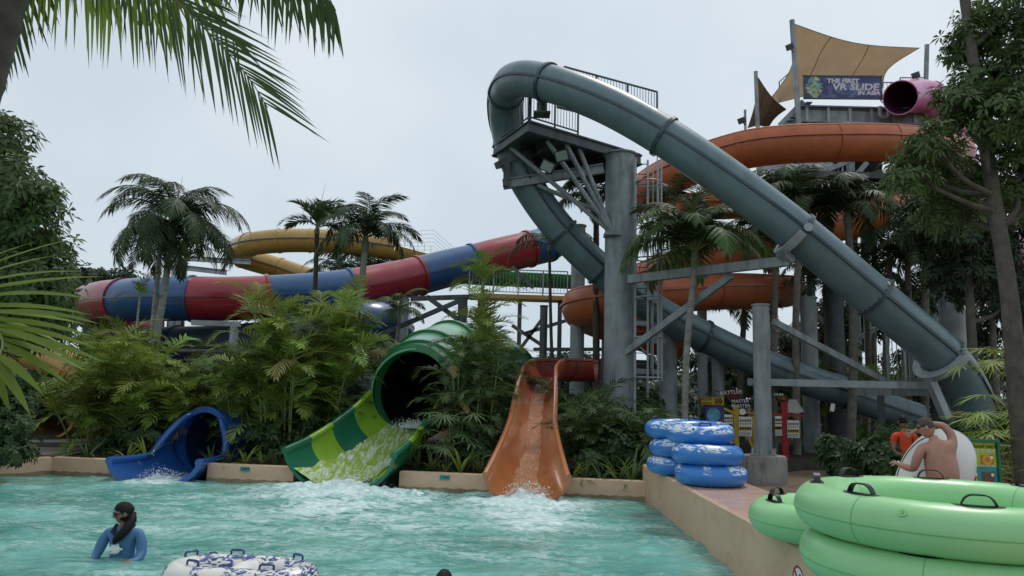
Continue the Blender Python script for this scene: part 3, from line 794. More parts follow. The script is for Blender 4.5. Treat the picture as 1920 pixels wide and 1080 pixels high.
# ------------------------------------------------------------------ teal slide
def col_root(name, label, cat, px, py, Y, group=None):
    p = at(px, py, Y); return thing(name, label, cat, (p.x, p.y, GZ), group)
c_ = [(1842, 800, 20.6), (1808, 722, 20.0), (1765, 665, 19.6), (1642, 560, 19.4), (1490, 432, 19.3), (1360, 334, 19.4), (1240, 253, 19.7), (1130, 193, 20.2),
      (1022, 154, 21.0), (968, 150, 21.9), (949, 176, 23.0), (949, 230, 24.0), (966, 300, 24.4), (1003, 368, 24.6), (1056, 437, 24.8), (1128, 508, 25.1),
      (1215, 573, 25.5), (1322, 632, 26.0), (1450, 690, 26.4), (1580, 735, 26.8), (1720, 785, 27.0)]
TEAL = [at(*q) for q in c_]
r_ = thing('teal_tube_slide', 'long dull teal tube slide looping over the high platform', 'water slide', (TEAL[0].x, TEAL[0].y, GZ))
fr_t, cut_t = tube_slide(r_, TEAL, .545, [2, 3, 4, 6, 8, 10, 12, 14, 15, 17, 19], ['teal'], 'teal_flange', 'teal_flange', .2, 40, 1.11, .05)
mb = MB()
p, t, sd_, u = fr_t[-1]
# number plate on the lower run
q = at(1561, 764, 25.6); mb.box(q, (.14, .02, .26), Matrix.Rotation(.2, 3, 'Y')); mb.build('number_plate', 'white_paint', r_)
# bolts round the lower flanges
for ci in cut_t[1:4]:
    p, t, sd_, u = fr_t[ci]; mb = MB()
    for k in range(24):
        a = 2 * math.pi * k / 24; d = sd_ * math.cos(a) + u * math.sin(a)
        for s_ in (-1, 1): mb.cyl(p + d * .575 + t * (s_ * .05), p + d * .575 + t * (s_ * .075), .018, n=6)
    kind(mb.build('bolt_circle', 'steel_light', r_), 'stuff')

# ------------------------------------------------------------------ red and blue tube slide
def ctrl(l): return [at(*q) for q in l]
RB = ctrl([(1056, 436, 39.6), (1030, 456, 38.8), (990, 467, 38.2), (935, 480, 37.4), (890, 492, 36.8), (840, 503, 36.2), (785, 517, 35.4), (715, 532, 34.4), (650, 543, 33.4), (580, 551, 32.6),
           (500, 557, 31.8), (430, 560, 31.2), (362, 560, 31), (290, 561, 31.2), (235, 563, 32), (190, 566, 33.4), (168, 575, 35.5), (200, 598, 37.8), (290, 625, 38)])
r_ = thing('red_blue_tube_slide', 'wide tube slide banded in red and blue sections', 'water slide', (RB[10].x, RB[10].y, GZ))
tube_slide(r_, RB, .93, [1, 2, 4, 6, 8, 10, 12, 14], ['slide_red', 'slide_blue', 'slide_red', 'slide_blue', 'slide_red', 'slide_blue', 'slide_red', 'slide_blue', 'slide_red'], 'same', None, .3, 44, 1.07, .06)
LB = ctrl([(190, 640, 35), (240, 655, 33.2), (330, 655, 32.2), (430, 652, 31.8), (540, 640, 31.6), (630, 618, 31.6), (690, 606, 31.8), (735, 612, 34), (715, 640, 36.5)])
r_ = thing('navy_tube_slide', 'dark navy tube slide running below the red and blue one', 'water slide', (LB[3].x, LB[3].y, GZ))
tube_slide(r_, LB, .98, [2, 4, 5], ['navy', 'navy', 'slide_blue', 'slide_blue'], 'same', None, .3, 40, 1.07, .06)
# yellow flume at the back
YL = ctrl([(870, 500, 43), (805, 484, 42), (735, 466, 41), (660, 455, 40.2), (575, 451, 39.6), (520, 452, 39.4), (470, 458, 40), (444, 470, 42.5), (458, 484, 44.5), (520, 502, 44.6), (600, 528, 44), (700, 550, 43)])
r_ = thing('yellow_tube_slide', 'mustard yellow slide bending round behind the palms', 'water slide', (YL[4].x, YL[4].y, GZ))
tube_slide(r_, YL[2:], .64, [2, 3, 4, 6, 7, 8], ['yellow'], 'same', 'steel_dark', .4, 32, 1.06, .06)
flume(r_, YL[:3], lambda t: [(a, b - .64) for a, b in arc_prof(.64, .64, -95, 95, .05)], [1], ['yellow'], .4)
mb = MB()
for k in range(7):
    a = at(760 + 12 * k, 438 + 6 * k + (4 if k > 4 else 0), 41.5); b = YL[1].lerp(YL[0], k / 6 - .3); mb.cyl(a, a - Z * 1.5, .012, n=5)
for j in range(7):
    mb.tube([at(730, 428 + j * 7, 41.5), at(775, 434 + j * 7, 41.6), at(812, 431 + j * 7.5, 41.8), at(848, 462 + j * 7, 42.2), at(870, 478 + j * 6, 42.4)], .009, 4)
tag(mb.build('safety_net', 'net'), 'thin safety net beside the yellow slide', 'net')
# supporting brackets left of the yellow slide
for a, b, lab in (((345, 484, 38.5), (470, 492, 38.5), 'upper grey steel arm holding the yellow slide bend'), ((330, 500, 38.4), (425, 511, 38.4), 'lower grey steel arm left of the yellow slide bend')):
    mb = MB(); A_, B_ = at(*a), at(*b); mb.ibeam(A_, B_, .25, .25); mb.cyl(A_, (A_.x, A_.y, GZ), .2)
    tag(mb.build('steel_arm', 'steel_light', None, 40), lab, 'beam')
# low yellow tube and mouth at far left
YB = ctrl([(-30, 650, 27), (30, 656, 26.5), (90, 670, 26), (140, 695, 25.8), (165, 725, 25.8), (150, 750, 25)])
r_ = thing('low_yellow_slide', 'low yellow tube slide behind the left bushes', 'water slide', (YB[1].x, YB[1].y, GZ))
tube_slide(r_, YB, .55, [1, 2, 3], ['yellow'], 'same', None, .3, 28, 1.07, .05)
YM = ctrl([(150, 770, 24.5), (112, 776, 23), (78, 786, 21.5)])
r_ = thing('yellow_slide_mouth', 'yellow slide mouth opening onto the wooden deck', 'water slide', (YM[2].x, YM[2].y, .3))
tube_slide(r_, YM[:2] + [YM[1].lerp(YM[2], .15)], .62, [], ['yellow'], 'same', None, .2, 32, open_ends=(False, True))
flume(r_, [YM[1].lerp(YM[2], .1), YM[1].lerp(YM[2], .5), YM[2]], lambda t: [(a, b - .62) for a, b in arc_prof(.66 + .15 * t, .55, -88, 88, .07)], [], ['yellow'], .2, joint=False)

# ------------------------------------------------------------------ orange spiral flume
OR = ctrl([(1790, 285, 33.5), (1740, 272, 31), (1660, 264, 29.4), (1550, 264, 28.6), (1460, 268, 28.4), (1385, 280, 28.8), (1290, 312, 30), (1228, 345, 32), (1215, 368, 34.5), (1260, 382, 37.5), (1360, 382, 39.5), (1500, 378, 40),
           (1630, 376, 38.5), (1712, 372, 35.5), (1722, 372, 32.5), (1650, 395, 30), (1540, 420, 28.8), (1430, 448, 28.2), (1320, 485, 28.6), (1230, 515, 30), (1205, 535, 33), (1290, 540, 36), (1400, 540, 36),(1470, 540, 33), (1430, 540, 30), (1330, 540, 28.2), (1220, 548, 27), (1130, 562, 27), (1095, 575, 28.5), (1110, 590, 30.5), (1180, 615, 32), (1270, 640, 33)])
def oprof(t): return [(a, b - .85) for a, b in arc_prof(.85, .85, -122, 122, .05, 28)]
r_ = thing('orange_spiral_slide', 'orange open flume spiralling down round the tower', 'water slide', (OR[4].x, OR[4].y, GZ))
pts_o = spline(OR, .3)
frO = flume(r_, OR, oprof, [2, 3, 5, 7, 9, 11, 13, 15, 17, 19, 21, 23, 25, 26, 27, 28, 30], ['orange'], .3, .05)
for sg in (-1, 1):
    mb = MB(); sweep(mb, frO, [(sg * .83, -.04), (sg * .93, -.04), (sg * .93, .03), (sg * .83, .03)]); mb.build('seam_flange', 'orange', r_, 30)

# pink slide on the tower
PK = ctrl([(1688, 183, 33.4), (1708, 180, 34.2), (1742, 184, 34.8), (1768, 208, 34.8), (1786, 255, 34.6), (1806, 330, 34.4), (1840, 410, 34.4), (1900, 480, 34.4), (1960, 520, 34)])
r_ = thing('pink_slide', 'pink slide arching off the top of the tower', 'water slide', (PK[2].x, PK[2].y, GZ))
tube_slide(r_, PK, .8, [2, 4, 6], ['pink'], 'same', None, .3, 36, 1.06, .06, open_ends=(True, False), shade_mat='tube_shade_pink')

# green flume at the back centre
GF = ctrl([(820, 512, 40), (905, 517, 38), (985, 520, 37.5), (1075, 524, 38)])
r_ = thing('green_back_flume', 'green open flume crossing behind the areca palms', 'water slide', (GF[1].x, GF[1].y, GZ))
flume(r_, GF, lambda t: [(a, b - .5) for a, b in arc_prof(.7, .6, -90, 90, .05)], [1, 2], ['green_mid'], .35)

# ------------------------------------------------------------------ green tunnel slide with open run-out
GM = at(778, 735, 19.2)                 # mouth centre
ax = V((-.36, -1, 0)).normalized()      # heading of the run-out
back = [GM] + [at(*q) for q in ((786, 719, 20.6), (806, 692, 22.4), (842, 670, 24.2), (895, 672, 25.2), (935, 700, 24.6), (950, 740, 24.2))]
r_ = thing('green_tunnel_slide', 'big green tunnel slide with lime striped run-out into the pool', 'water slide', (GM.x, GM.y, .3))
tube_slide(r_, back[::-1], 1.12, [1, 2, 3, 4, 5], ['green_dark', 'green_mid', 'green_mid', 'green_pale', 'green_pale', 'green_pale'], 'green_mid', 'green_mid', .25, 48, 1.08, .07, open_ends=(False, True), shade_mat='tube_shade_green')
mb = MB(); fr_ = frames([GM - ax * .06, GM + ax * .16]); sweep(mb, fr_, circ(1.21, 48)); sweep(mb, fr_, circ(1.02, 48)[::-1])
ring_caps(mb, fr_[0], circ(1.21, 48), circ(1.02, 48)); ring_caps(mb, fr_[1], circ(1.21, 48), circ(1.02, 48)); mb.build('mouth_ring', 'green_mid', r_, 40)
e_ = gz(640, 915, 0); e_ = V((e_.x, e_.y - .25, -.12))
s_ = GM - Z * 1.05 + ax * .1
RO = [s_, s_.lerp(e_, .22) - Z * .12, s_.lerp(e_, .5) - Z * .16, s_.lerp(e_, .76) - Z * .12, e_]
def gprof(t):
    w = 1.02 + .22 * t; h = .97 - .05 * t; a = 98 - 12 * t
    return arc_prof(w, h, -a, a, .07, 26)
flume(r_, RO, gprof, [1, 2, 3], ['lime', 'green_dark', 'lime', 'green_dark'], .12, .075)
# stiffener strap across the tunnel
for ci, a0 in ((1, 60), (2, 50)):
    p_ = GM - ax * (ci * 1.7 - .6) + V((.3 * ci, 0, .55 * ci)); mb = MB()
# water running through it
def stream(root, ctrlp, w, lift, seed, m, name='running_water', lat=0.0):
    P = spline(ctrlp, .08); fr = frames(P); mb = MB(); rings = []
    for i, (p, t, sd_, u) in enumerate(fr):
        k = i / (len(fr) - 1); ring = []
        wl_ = (w(k) if callable(w) else w)
        for j in range(17):
            s_ = (j / 16 - .5) * 2; c = lat + .15 * noise.noise(V((i * .06, seed, 1)))
            ww = wl_ * (1 + .25 * noise.noise(V((i * .11, seed + (5 if s_ > 0 else 9), 2))))
            x = c + s_ * ww; edge = abs(s_) ** 8
            z = lift + .035 * abs(noise.noise(V((x * 9, i * .5, seed)))) + .03 * noise.noise(V((x * 4, i * .22, seed))) + (x * x) * .42 - .03 * edge
            ring.append(p + sd_ * x + u * z)
        rings.append(ring)
    mb.loft(rings, False); return kind(mb.build(name, m, root, 180), 'stuff')
def stream_mat(name, tint, lo, hi, sc):
    m = bpy.data.materials.new(name); m.use_nodes = True; n, l = m.node_tree.nodes, m.node_tree.links
    b = n['Principled BSDF']; b.inputs['Roughness'].default_value = .06; b.inputs['IOR'].default_value = 1.33
    tc = n.new('ShaderNodeTexCoord'); no = n.new('ShaderNodeTexNoise'); no.inputs['Scale'].default_value = sc; no.inputs['Detail'].default_value = 8; no.inputs['Roughness'].default_value = .7
    mp = n.new('ShaderNodeMapping'); mp.inputs['Scale'].default_value = (1.5, .35, .35); l.new(tc.outputs['Object'], mp.inputs[0]); l.new(mp.outputs[0], no.inputs['Vector']); no.inputs['Distortion'].default_value = .6
    mr = n.new('ShaderNodeMapRange'); mr.inputs[1].default_value = lo; mr.inputs[2].default_value = hi; l.new(no.outputs[0], mr.inputs[0])
    mx = n.new('ShaderNodeMix'); mx.data_type = 'RGBA'; mx.inputs[6].default_value = (*tint, 1); mx.inputs[7].default_value = (.72, .77, .76, 1)
    l.new(mr.outputs[0], mx.inputs[0]); l.new(mx.outputs[2], b.inputs['Base Color'])
    bp = n.new('ShaderNodeBump'); bp.inputs['Strength'].default_value = .6; bp.inputs['Distance'].default_value = .03; l.new(no.outputs[0], bp.inputs['Height']); l.new(bp.outputs[0], b.inputs['Normal'])
    MATS[name] = m
stream_mat('stream_lime', (.27, .40, .05), .46, .66, 8); stream_mat('stream_orange', (.45, .2, .09), .55, .78, 18); stream_mat('stream_blue', (.05, .16, .4), .45, .65, 6)
stream(r_, [q + V((0, 0, .02)) for q in RO], lambda k: .5 + .1 * k, .09, 3, 'stream_lime', lat=.3)
def spray(root, c, rx, ry, h, n, seed):
    rnd = random.Random(seed); mb = MB()
    for k in range(n):
        x, y = rnd.gauss(0, rx * .45), rnd.gauss(0, ry * .45); z = abs(rnd.gauss(0, h * .4)); s_ = rnd.uniform(.004, .011)
        mb.ell(V(c) + V((x, y, z)), s_ * rnd.uniform(.8, 1.7), s_ * 1.2, s_, 6, 4)
    kind(mb.build('white_spray', 'foam', root, 180), 'stuff')
spray(r_, GM - Z * .88 + ax * .45 + V((.25, 0, 0)), .5, .5, .2, 1500, 6)
spray(r_, RO[2] + V((.35, 0, .12)), .35, .6, .1, 900, 7)

# ------------------------------------------------------------------ blue mouth
BM = at(388, 832, 18.6); ax = V((-.42, -1, 0)).normalized()
r_ = thing('blue_tunnel_slide', 'bright blue tunnel mouth with stepped sides opening into the pool', 'water slide', (BM.x, BM.y, .3))
tube_slide(r_, [BM - ax * 4 + V((1.6, 0, 1.2)), BM - ax * 1.9 + V((.45, 0, .3)), BM - ax * .9 + V((.12, 0, .06)), BM], .82, [1, 2], ['slide_blue', 'slide_red', 'slide_blue_bright'], 'same', None, .15, 40, 1.1, .05, open_ends=(False, True), shade_mat='tube_shade_blue')
mb = MB(); fr_ = frames([BM - ax * .05, BM + ax * .14]); sweep(mb, fr_, circ(.9, 40)); sweep(mb, fr_, circ(.76, 40)[::-1])
ring_caps(mb, fr_[0], circ(.9, 40), circ(.76, 40)); ring_caps(mb, fr_[1], circ(.9, 40), circ(.76, 40)); mb.build('mouth_ring', 'slide_blue_bright', r_, 40)
e_ = gz(286, 905, 0); e_ = V((e_.x, e_.y - .05, -.14)); s_ = BM - Z * .78 + ax * .1
RO2 = [s_, s_.lerp(e_, .3) - Z * .03, s_.lerp(e_, .65) - Z * .04, e_]
def bprof(t):
    k = min(1, t / .38); k = k * k * (3 - 2 * k)
    w = .82 + .14 * t; h = .80 - .22 * k; a = 150 - 58 * k - 4 * t
    return arc_prof(w, h, -a, a, .1, 24)
flume(r_, RO2, bprof, [], ['slide_blue_bright'], .08, .085, joint=False)
stream(r_, [q + V((0, 0, .02)) for q in RO2], .4, .09, 5, 'stream_blue')

# ------------------------------------------------------------------ orange open slide into the pool
e_ = gz(987, 938, 0); e_ = V((e_.x, e_.y - .1, -.12))
OS = [at(1100, 716, 23.5), at(1062, 715, 23.3), at(1030, 716, 22.6), at(1013, 730, 21.2), at(1008, 757, 19.8), at(1003, 800, 18.2), at(996, 865, 16.4), e_]
OS = [at(1118, 716, 23.4), at(1090, 716, 23.5)] + OS[1:]
r_ = thing('orange_open_slide', 'pale orange open slide dropping straight into the pool', 'water slide', (e_.x, e_.y, 0))
def osprof(t):
    k = max(0, (t - .35) / .65)
    w = .49 + .05 * k + .27 * max(0, (k - .62) / .38) ** 1.5; h = .62 + .12 * math.sin(k * 3.1) - .0 * k; a = 92
    return arc_prof(w, h, -a, a, .06, 26)
flume(r_, OS, osprof, [2, 3, 5, 6, 7], ['rust_orange', 'rust_orange', 'orange', 'orange_pale', 'orange_pale', 'orange_pale'], .12, .06)
stream(r_, [q + V((0, 0, .02)) for q in OS[3:]], lambda k: .16 + .12 * k, .08, 8, 'stream_orange')
spray(r_, e_ + V((0, .2, .2)), .4, .2, .16, 400, 9)
# ------------------------------------------------------------------ steel: columns, platforms, ladders
def column(px, ytop, Y, r, label, m='steel', base=True, n=28, ybase=None, top_cap=True, zb=None):
    tp = at(px, ytop, Y); b = V((tp.x, tp.y, GZ if zb is None else zb))
    root = thing('support_column', label, 'column', b, 'steel support columns')
    mb = MB(); mb.cyl(b, tp, r, n=n); mb.build('shaft', m, root, 40)
    for k in range(1, 4):
        z = b.z + (tp.z - b.z) * k / 4 + .3 * (k % 2)
        mb = MB(); mb.cyl((b.x, b.y, z), (b.x, b.y, z + .035), r * 1.012, n=n); mb.build('weld_band', m, root, 40)
    if base:
        mb = MB(); mb.cyl(b, b + Z * .05, r * 1.6, n=24); mb.build('base_plate', m, root, 40)
    if top_cap:
        mb = MB(); mb.cyl(tp, tp + Z * .05, r * 1.15, n=24); mb.build('cap_plate', m, root, 40)
    return root, b, tp
mainc, mb0, mt0 = column(1163, 292, 23.9, .485, 'tallest thick grey column carrying the high platform', n=40)
column(1085, 425, 28.5, .27, 'grey column left of the main one behind the orange bend')
column(1253, 618, 26.5, .31, 'short grey column under the lower teal run beside the ladder')
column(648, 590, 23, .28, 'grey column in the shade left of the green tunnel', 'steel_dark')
column(758, 562, 32, .22, 'pale square-looking column under the red and blue tube', 'steel_light')
column(1314, 366, 31, .2, 'slim pale column between the orange coils', 'steel_light')
column(1346, 660, 27, .22, 'dim grey column behind the ring trunk palm')
column(1515, 560, 28, .3, 'grey column among palms behind the teal tube')
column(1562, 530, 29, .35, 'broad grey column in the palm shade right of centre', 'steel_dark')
column(1782, 540, 27, .42, 'broad grey column behind the right end of the teal tube')
column(1735, 300, 33, .3, 'tall grey column under the pink slide')
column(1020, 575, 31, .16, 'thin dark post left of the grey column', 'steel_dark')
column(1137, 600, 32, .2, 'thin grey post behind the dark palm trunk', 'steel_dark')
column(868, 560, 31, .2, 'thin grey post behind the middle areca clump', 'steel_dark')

# platform on the main column
PN = V((at(992, 232, 21.9).x, 21.9, 0)); FZ = at(992, 226, 21.9).z
d1 = V((.80, .60, 0)); d2 = V((-.42, .91, 0)).normalized()
L1, L2 = 4.9, 2.7
plat = thing('high_platform', 'dark steel platform with railings on top of the main column', 'platform', (PN.x, PN.y, FZ))
def pl(a, b, z=0): return V((PN.x, PN.y, 0)) + d1 * a + d2 * b + Z * (FZ + z)
rotp = Matrix((d1, d2, Z)).transposed()
mb = MB(); mb.loft([[pl(0, 0, -.02), pl(L1, 0, -.02), pl(L1, L2, -.02), pl(0, L2, -.02)], [pl(0, 0, .03), pl(L1, 0, .03), pl(L1, L2, .03), pl(0, L2, .03)]], True, True); mb.build('deck_plate', 'steel_dark', plat)
for a, b in (((0, 0), (L1, 0)), ((0, L2), (L1, L2)), ((0, 0), (0, L2)), ((L1, 0), (L1, L2))):
    mb = MB(); mb.ibeam(pl(*a, -.2), pl(*b, -.2), .16, .34); mb.build('edge_beam', 'steel_dark', plat)
for a in (1.2, 2.4, 3.6):
    mb = MB(); mb.ibeam(pl(a, .02, -.2), pl(a, L2 - .02, -.2), .12, .3); mb.build('cross_beam', 'steel_dark', plat)
for a, b in ((0, 0), (1.2, L2), (2.4, 0), (3.6, L2), (1.2, 0), (2.4, L2)):
    pass
def railing(root, a, b, h=1.1, m='steel_dark', gap=.12, post=1.3, name='railing'):
    a, b = V(a), V(b); L = (b - a).length; n = max(1, round(L / post))
    ro = MB()
    ro.beam(a + Z * h, b + Z * h, .05, .05); ro.beam(a + Z * .12, b + Z * .12, .04, .04)
    for k in range(n + 1): ro.beam(a.lerp(b, k / n), a.lerp(b, k / n) + Z * h, .06, .06)
    o = ro.build(name, m, root)
    nb = int(L / gap); mb = MB()
    for k in range(1, nb): q = a.lerp(b, k / nb); mb.beam(q + Z * .12, q + Z * h, .018, .018)
    kind(mb.build('balusters', m, o), 'stuff'); return o
railing(plat, pl(0, .05), pl(0, L2)); railing(plat, pl(0, L2), pl(L1, L2)); railing(plat, pl(.05, 0), pl(2.0, 0), 0.95)
# higher walkway railing behind the tube
ra, rb = at(1058, 125, 22.9), at(1232, 172, 24.6)
rb.z = ra.z - .05
railing(plat, ra - Z * 1.1, rb - Z * 1.1)
mb = MB(); mb.beam(ra - Z * 1.2, rb - Z * 1.2, .9, .1); mb.build('walkway', 'steel_dark', plat)
mb = MB(); q = at(1016, 205, 21.5); mb.cyl((q.x, q.y, FZ), (q.x, q.y, q.z + .2), .16, n=16); mb.box((q.x, q.y, FZ + .05), (.5, .5, .05)); mb.build('slide_pedestal', 'steel_dark', plat)
# struts from the column to the deck
hub = at(1148, 437, 23.55)
for a, b in ((0.15, 1.6), (0.9, .3), (1.6, .15), (2.2, .2)):
    mb = MB(); mb.cyl(hub + d1 * .0, pl(a, b, -.35), .075, n=10); mb.build('strut', 'steel', plat, 40)
mb = MB(); mb.box(hub - Z * .05, (.5, .6, .12)); mb.build('hub_bracket', 'steel', plat)
arm_a, arm_b = at(1132, 316, 23.9), at(943, 346, 24.0)
mb = MB(); mb.ibeam(arm_a, arm_b, .2, .32); mb.cyl(at(1140, 405, 23.9), at(1008, 347, 24.0), .07, n=8); mb.build('saddle_arm', 'steel', plat, 40)
mb = MB(); fi = min(range(len(fr_t)), key=lambda i: (fr_t[i][0] - at(957, 300, 24.3)).length)
p, t, sd_, u = fr_t[fi]; f2 = [(p - t * .1, t, sd_, u), (p + t * .1, t, sd_, u)]
sweep(mb, f2, circ(.72, 36)); ring_caps(mb, f2[0], circ(.72, 36), circ(.55, 36)); ring_caps(mb, f2[1], circ(.72, 36), circ(.55, 36))
mb.beam(p + V((-.25, -.55, -.2)), V((arm_b.x + .1, arm_b.y - .1, arm_b.z - .1)), .2, .2); mb.build('tube_saddle', 'steel_dark', plat, 40)
for i, (px, py, ry, rr) in enumerate(((1027, 312, .5, -.5), (1054, 292, .15, .2))):
    p = at(px, py, 22.4); nrm = V((-.25, -1, -.35)).normalized(); rt = facing(nrm, rr)
    fl = thing('floodlight', ('left' if i == 0 else 'right') + ' one of two black floodlights under the high platform', 'light', p, 'platform floodlights')
    mb = MB(); mb.box(p, (.44, .36, .16), rt); mb.build('housing', 'black_metal', fl)
    mb = MB(); mb.box(p + nrm * .082, (.36, .28, .012), rt); mb.build('lens', 'lamp_glass', fl)
    mb = MB(); mb.beam(p - nrm * .08, p - nrm * .25 + Z * .15, .05, .05); mb.build('bracket', 'black_metal', fl)

# long arm carrying the near run
aa, ab = at(1180, 524, 23.4), at(1482, 489, 19.4)
r_ = thing('cantilever_arm', 'long steel arm from the main column to the teal tube', 'beam', aa, None)
mb = MB(); mb.beam(aa, ab, .2, .26); mb.build('arm', 'steel', r_)
mb = MB(); mb.beam(at(1172, 662, 23.5), at(1372, 516, 20.9), .16, .2); mb.build('brace', 'steel', r_)
fi = min(range(len(fr_t)), key=lambda i: (fr_t[i][0] - TEAL[4]).length); p, t, sd_, u = fr_t[fi]
mb = MB()
for k in range(13):
    a = R_(180 + 15 * k); 
rg = [[p + t * d + (sd_ * math.cos(R_(195 + 150 * k / 12)) + u * math.sin(R_(195 + 150 * k / 12))) * rr for k in range(13)] for d, rr in ((-.1, .6), (-.1, .78), (.1, .78), (.1, .6))]
mb.loft(rg + [rg[0]], False); mb.beam(p - u * .7, ab, .3, .2); mb.build('cradle', 'steel_light', r_, 40)
for s_ in (-1, 1):
    q = p + (sd_ * s_ * .9 + u * (-.05 if s_ < 0 else .35)) * .75; mb = MB(); mb.disc_prism(q - V((0, .1, 0)), V((0, -1, 0)), circ(.11, 20), .05); mb.build('lug_plate', 'steel_light', r_)

# caged ladder on the column
lx, ly = mt0.x + .62, mt0.y - .5
lad = thing('caged_ladder', 'tall caged steel ladder beside the main column', 'ladder', (lx, ly, GZ))
zt = at(1205, 300, 23.4).z
for dx in (-.2, .2):
    mb = MB(); mb.beam((lx + dx, ly, 0), (lx + dx, ly, zt), .06, .06); mb.build('stile', 'steel_light', lad)
k = 0; z = .3
while z < zt:
    mb = MB(); mb.cyl((lx - .2, ly, z), (lx + .2, ly, z), .016, n=6); mb.build('rung', 'steel_dark', lad); z += .34
for z in [2.6 + 1.25 * i for i in range(7)]:
    if z > zt: break
    mb = MB(); pts = [V((lx - .2 + .0, ly, z))] + [V((lx + .32 + .42 * math.cos(a) - .1, ly - .05 + .42 * math.sin(a), z)) for a in [R_(200 + 320 * i / 14) for i in range(15)]]
    mb.tube(pts, .025, 5); mb.build('cage_hoop', 'steel_light', lad)
for a in (300, 330, 0, 30, 60):
    x, y = lx + .22 + .42 * math.cos(R_(a)), ly - .05 + .42 * math.sin(R_(a)); mb = MB(); mb.beam((x, y, 2.5), (x, y, min(zt, 10.2)), .035, .02); mb.build('cage_bar', 'steel_light', lad)
mb = MB(); mb.cyl((mt0.x + .45, mt0.y - .42, 0), (mt0.x + .45, mt0.y - .42, zt + .1), .03, n=8); mb.build('conduit', 'steel_light', lad)
# landing frame beside the ladder
r_ = thing('ladder_landing', 'small steel landing frame behind the ladder', 'platform', at(1220, 700, 25.2))
for py in (605, 637, 695):
    mb = MB(); mb.beam(at(1184, py, 24.6), at(1246, py + 3, 25.6), .1, .16); mb.build('landing_beam', 'steel', r_)
for px in (1222, 1238):
    mb = MB(); mb.beam(at(px, 560, 25), at(px, 700, 25), .08, .08); mb.build('landing_post', 'steel', r_)
mb = MB(); mb.beam(at(1188, 640, 24.8), at(1240, 690, 25.4), .08, .08); mb.build('landing_brace', 'steel', r_)

# small column on its round concrete foot
b_ = gz(1446, 908, GZ); b_ = V((b_.x, b_.y + .5, GZ)); YC = b_.y
ft = tag(MB().loft([[b_ + V((q[0], q[1], z)) for q in circ(r, 36)] for r, z in ((.56, 0), (.56, .6), (.53, .66), (.02, .67))], True).build('concrete_footing', 'concrete', None, 40), 'stained round concrete footing on the brown pavement', 'footing')
tp = at(1440, 574, YC)
sc_ = thing('support_column', 'short plain grey column standing on the round concrete footing', 'column', b_ + Z * .67, 'steel support columns')
mb = MB(); mb.cyl(b_ + Z * .67, (b_.x, b_.y, tp.z), .215, n=28); mb.build('shaft', 'steel', sc_, 40)
mb = MB(); mb.cyl(b_ + Z * .67, b_ + Z * .7, .33, n=24); mb.build('base_plate', 'steel', sc_, 40)
mb = MB(); mb.cyl((b_.x, b_.y, tp.z), (b_.x, b_.y, tp.z + .04), .24, n=24); mb.build('cap_plate', 'steel', sc_, 40)
for k in range(6):
    a = k * 1.047; q = b_ + V((.28 * math.cos(a), .28 * math.sin(a), .7)); mb = MB(); mb.cyl(q, q + Z * .13, .035, n=8); mb.build('anchor_bolt', 'steel_light', sc_)
r_ = thing('diagonal_strut', 'long diagonal steel strut right of the footed column', 'beam', at(1650, 708, 20.5))
mb = MB(); mb.beam(at(1450, 603, YC + .3), at(1658, 714, 20.5), .13, .16); mb.build('strut', 'steel', r_)
# lower right landing and long beam
r_ = thing('lower_landing', 'low steel landing with railing under the teal tube end', 'platform', at(1720, 760, 20.8))
mb = MB(); mb.beam(at(1404, 716, 19.6), at(1775, 724, 20.0), .2, .18); mb.build('long_beam', 'steel', r_)
A_, B_ = at(1668, 742, 20.6), at(1772, 742, 20.6)
mb = MB(); mb.loft([[A_, B_, B_ + V((0, 2, 0)), A_ + V((0, 2, 0))], [q + Z * .28 for q in (A_, B_, B_ + V((0, 2, 0)), A_ + V((0, 2, 0)))]], True, True); mb.build('landing_deck', 'steel', r_)
for k in range(4):
    q = A_.lerp(B_, k / 3) + V((0, -.03, 0)); mb = MB(); mb.beam(q, q + Z * .28, .07, .04); mb.build('deck_rib', 'steel_light', r_)
railing(r_, A_ + Z * .28, B_ + Z * .28, 1.35, 'steel', .12); railing(r_, B_ + Z * .28 + V((0, 2, 0)), B_ + Z * .28 + V((1.6, 2, 0)), 1.35, 'steel')
for q in (A_, B_):
    mb = MB(); mb.beam(q + V((0, .5, 0)), (q.x, q.y + .5, GZ), .14, .14); mb.build('landing_post', 'steel_dark', r_)
fi = min(range(len(fr_t)), key=lambda i: (fr_t[i][0] - TEAL[2]).length); p, t, sd_, u = fr_t[fi]
rg = [[p + t * d + (sd_ * math.cos(R_(185 + 170 * k / 16)) + u * math.sin(R_(185 + 170 * k / 16))) * rr for k in range(17)] for d, rr in ((-.08, .6), (-.08, .82), (.08, .82), (.08, .6))]
mb = MB(); mb.loft(rg + [rg[0]], False); mb.beam(p - u * .75, p - Z * 1.6, .2, .2); mb.build('tube_cradle', 'steel_light', r_, 40)

# frame under the red and blue tube
r_ = thing('slide_trestle', 'dark steel trestle under the red and blue tube', 'frame', at(780, 590, 31))
for a, b in (((690, 638, 30.5), (880, 556, 31)), ((800, 556, 31), (860, 600, 31)), ((770, 560, 31.5), (900, 556, 31.5))):
    mb = MB(); mb.beam(at(*a), at(*b), .16, .2); mb.build('brace', 'steel_dark', r_)
r_ = thing('slide_trestle', 'pale steel beam under the left red section', 'frame', at(430, 607, 29.4))
mb = MB(); mb.beam(at(360, 605, 29.4), at(450, 608, 29.4), .2, .2); mb.cyl(at(440, 608, 29.4), V((at(440, 608, 29.4).x, 29.4, 0)), .16); mb.build('beam', 'steel_light', r_, 40)
r_ = thing('pipe_run', 'dark pipe crossing in front of the navy tube', 'pipe', at(360, 658, 30))
mb = MB(); mb.cyl(at(262, 657, 30), at(470, 660, 30), .09, n=12); mb.build('pipe', 'steel_dark', r_, 40)
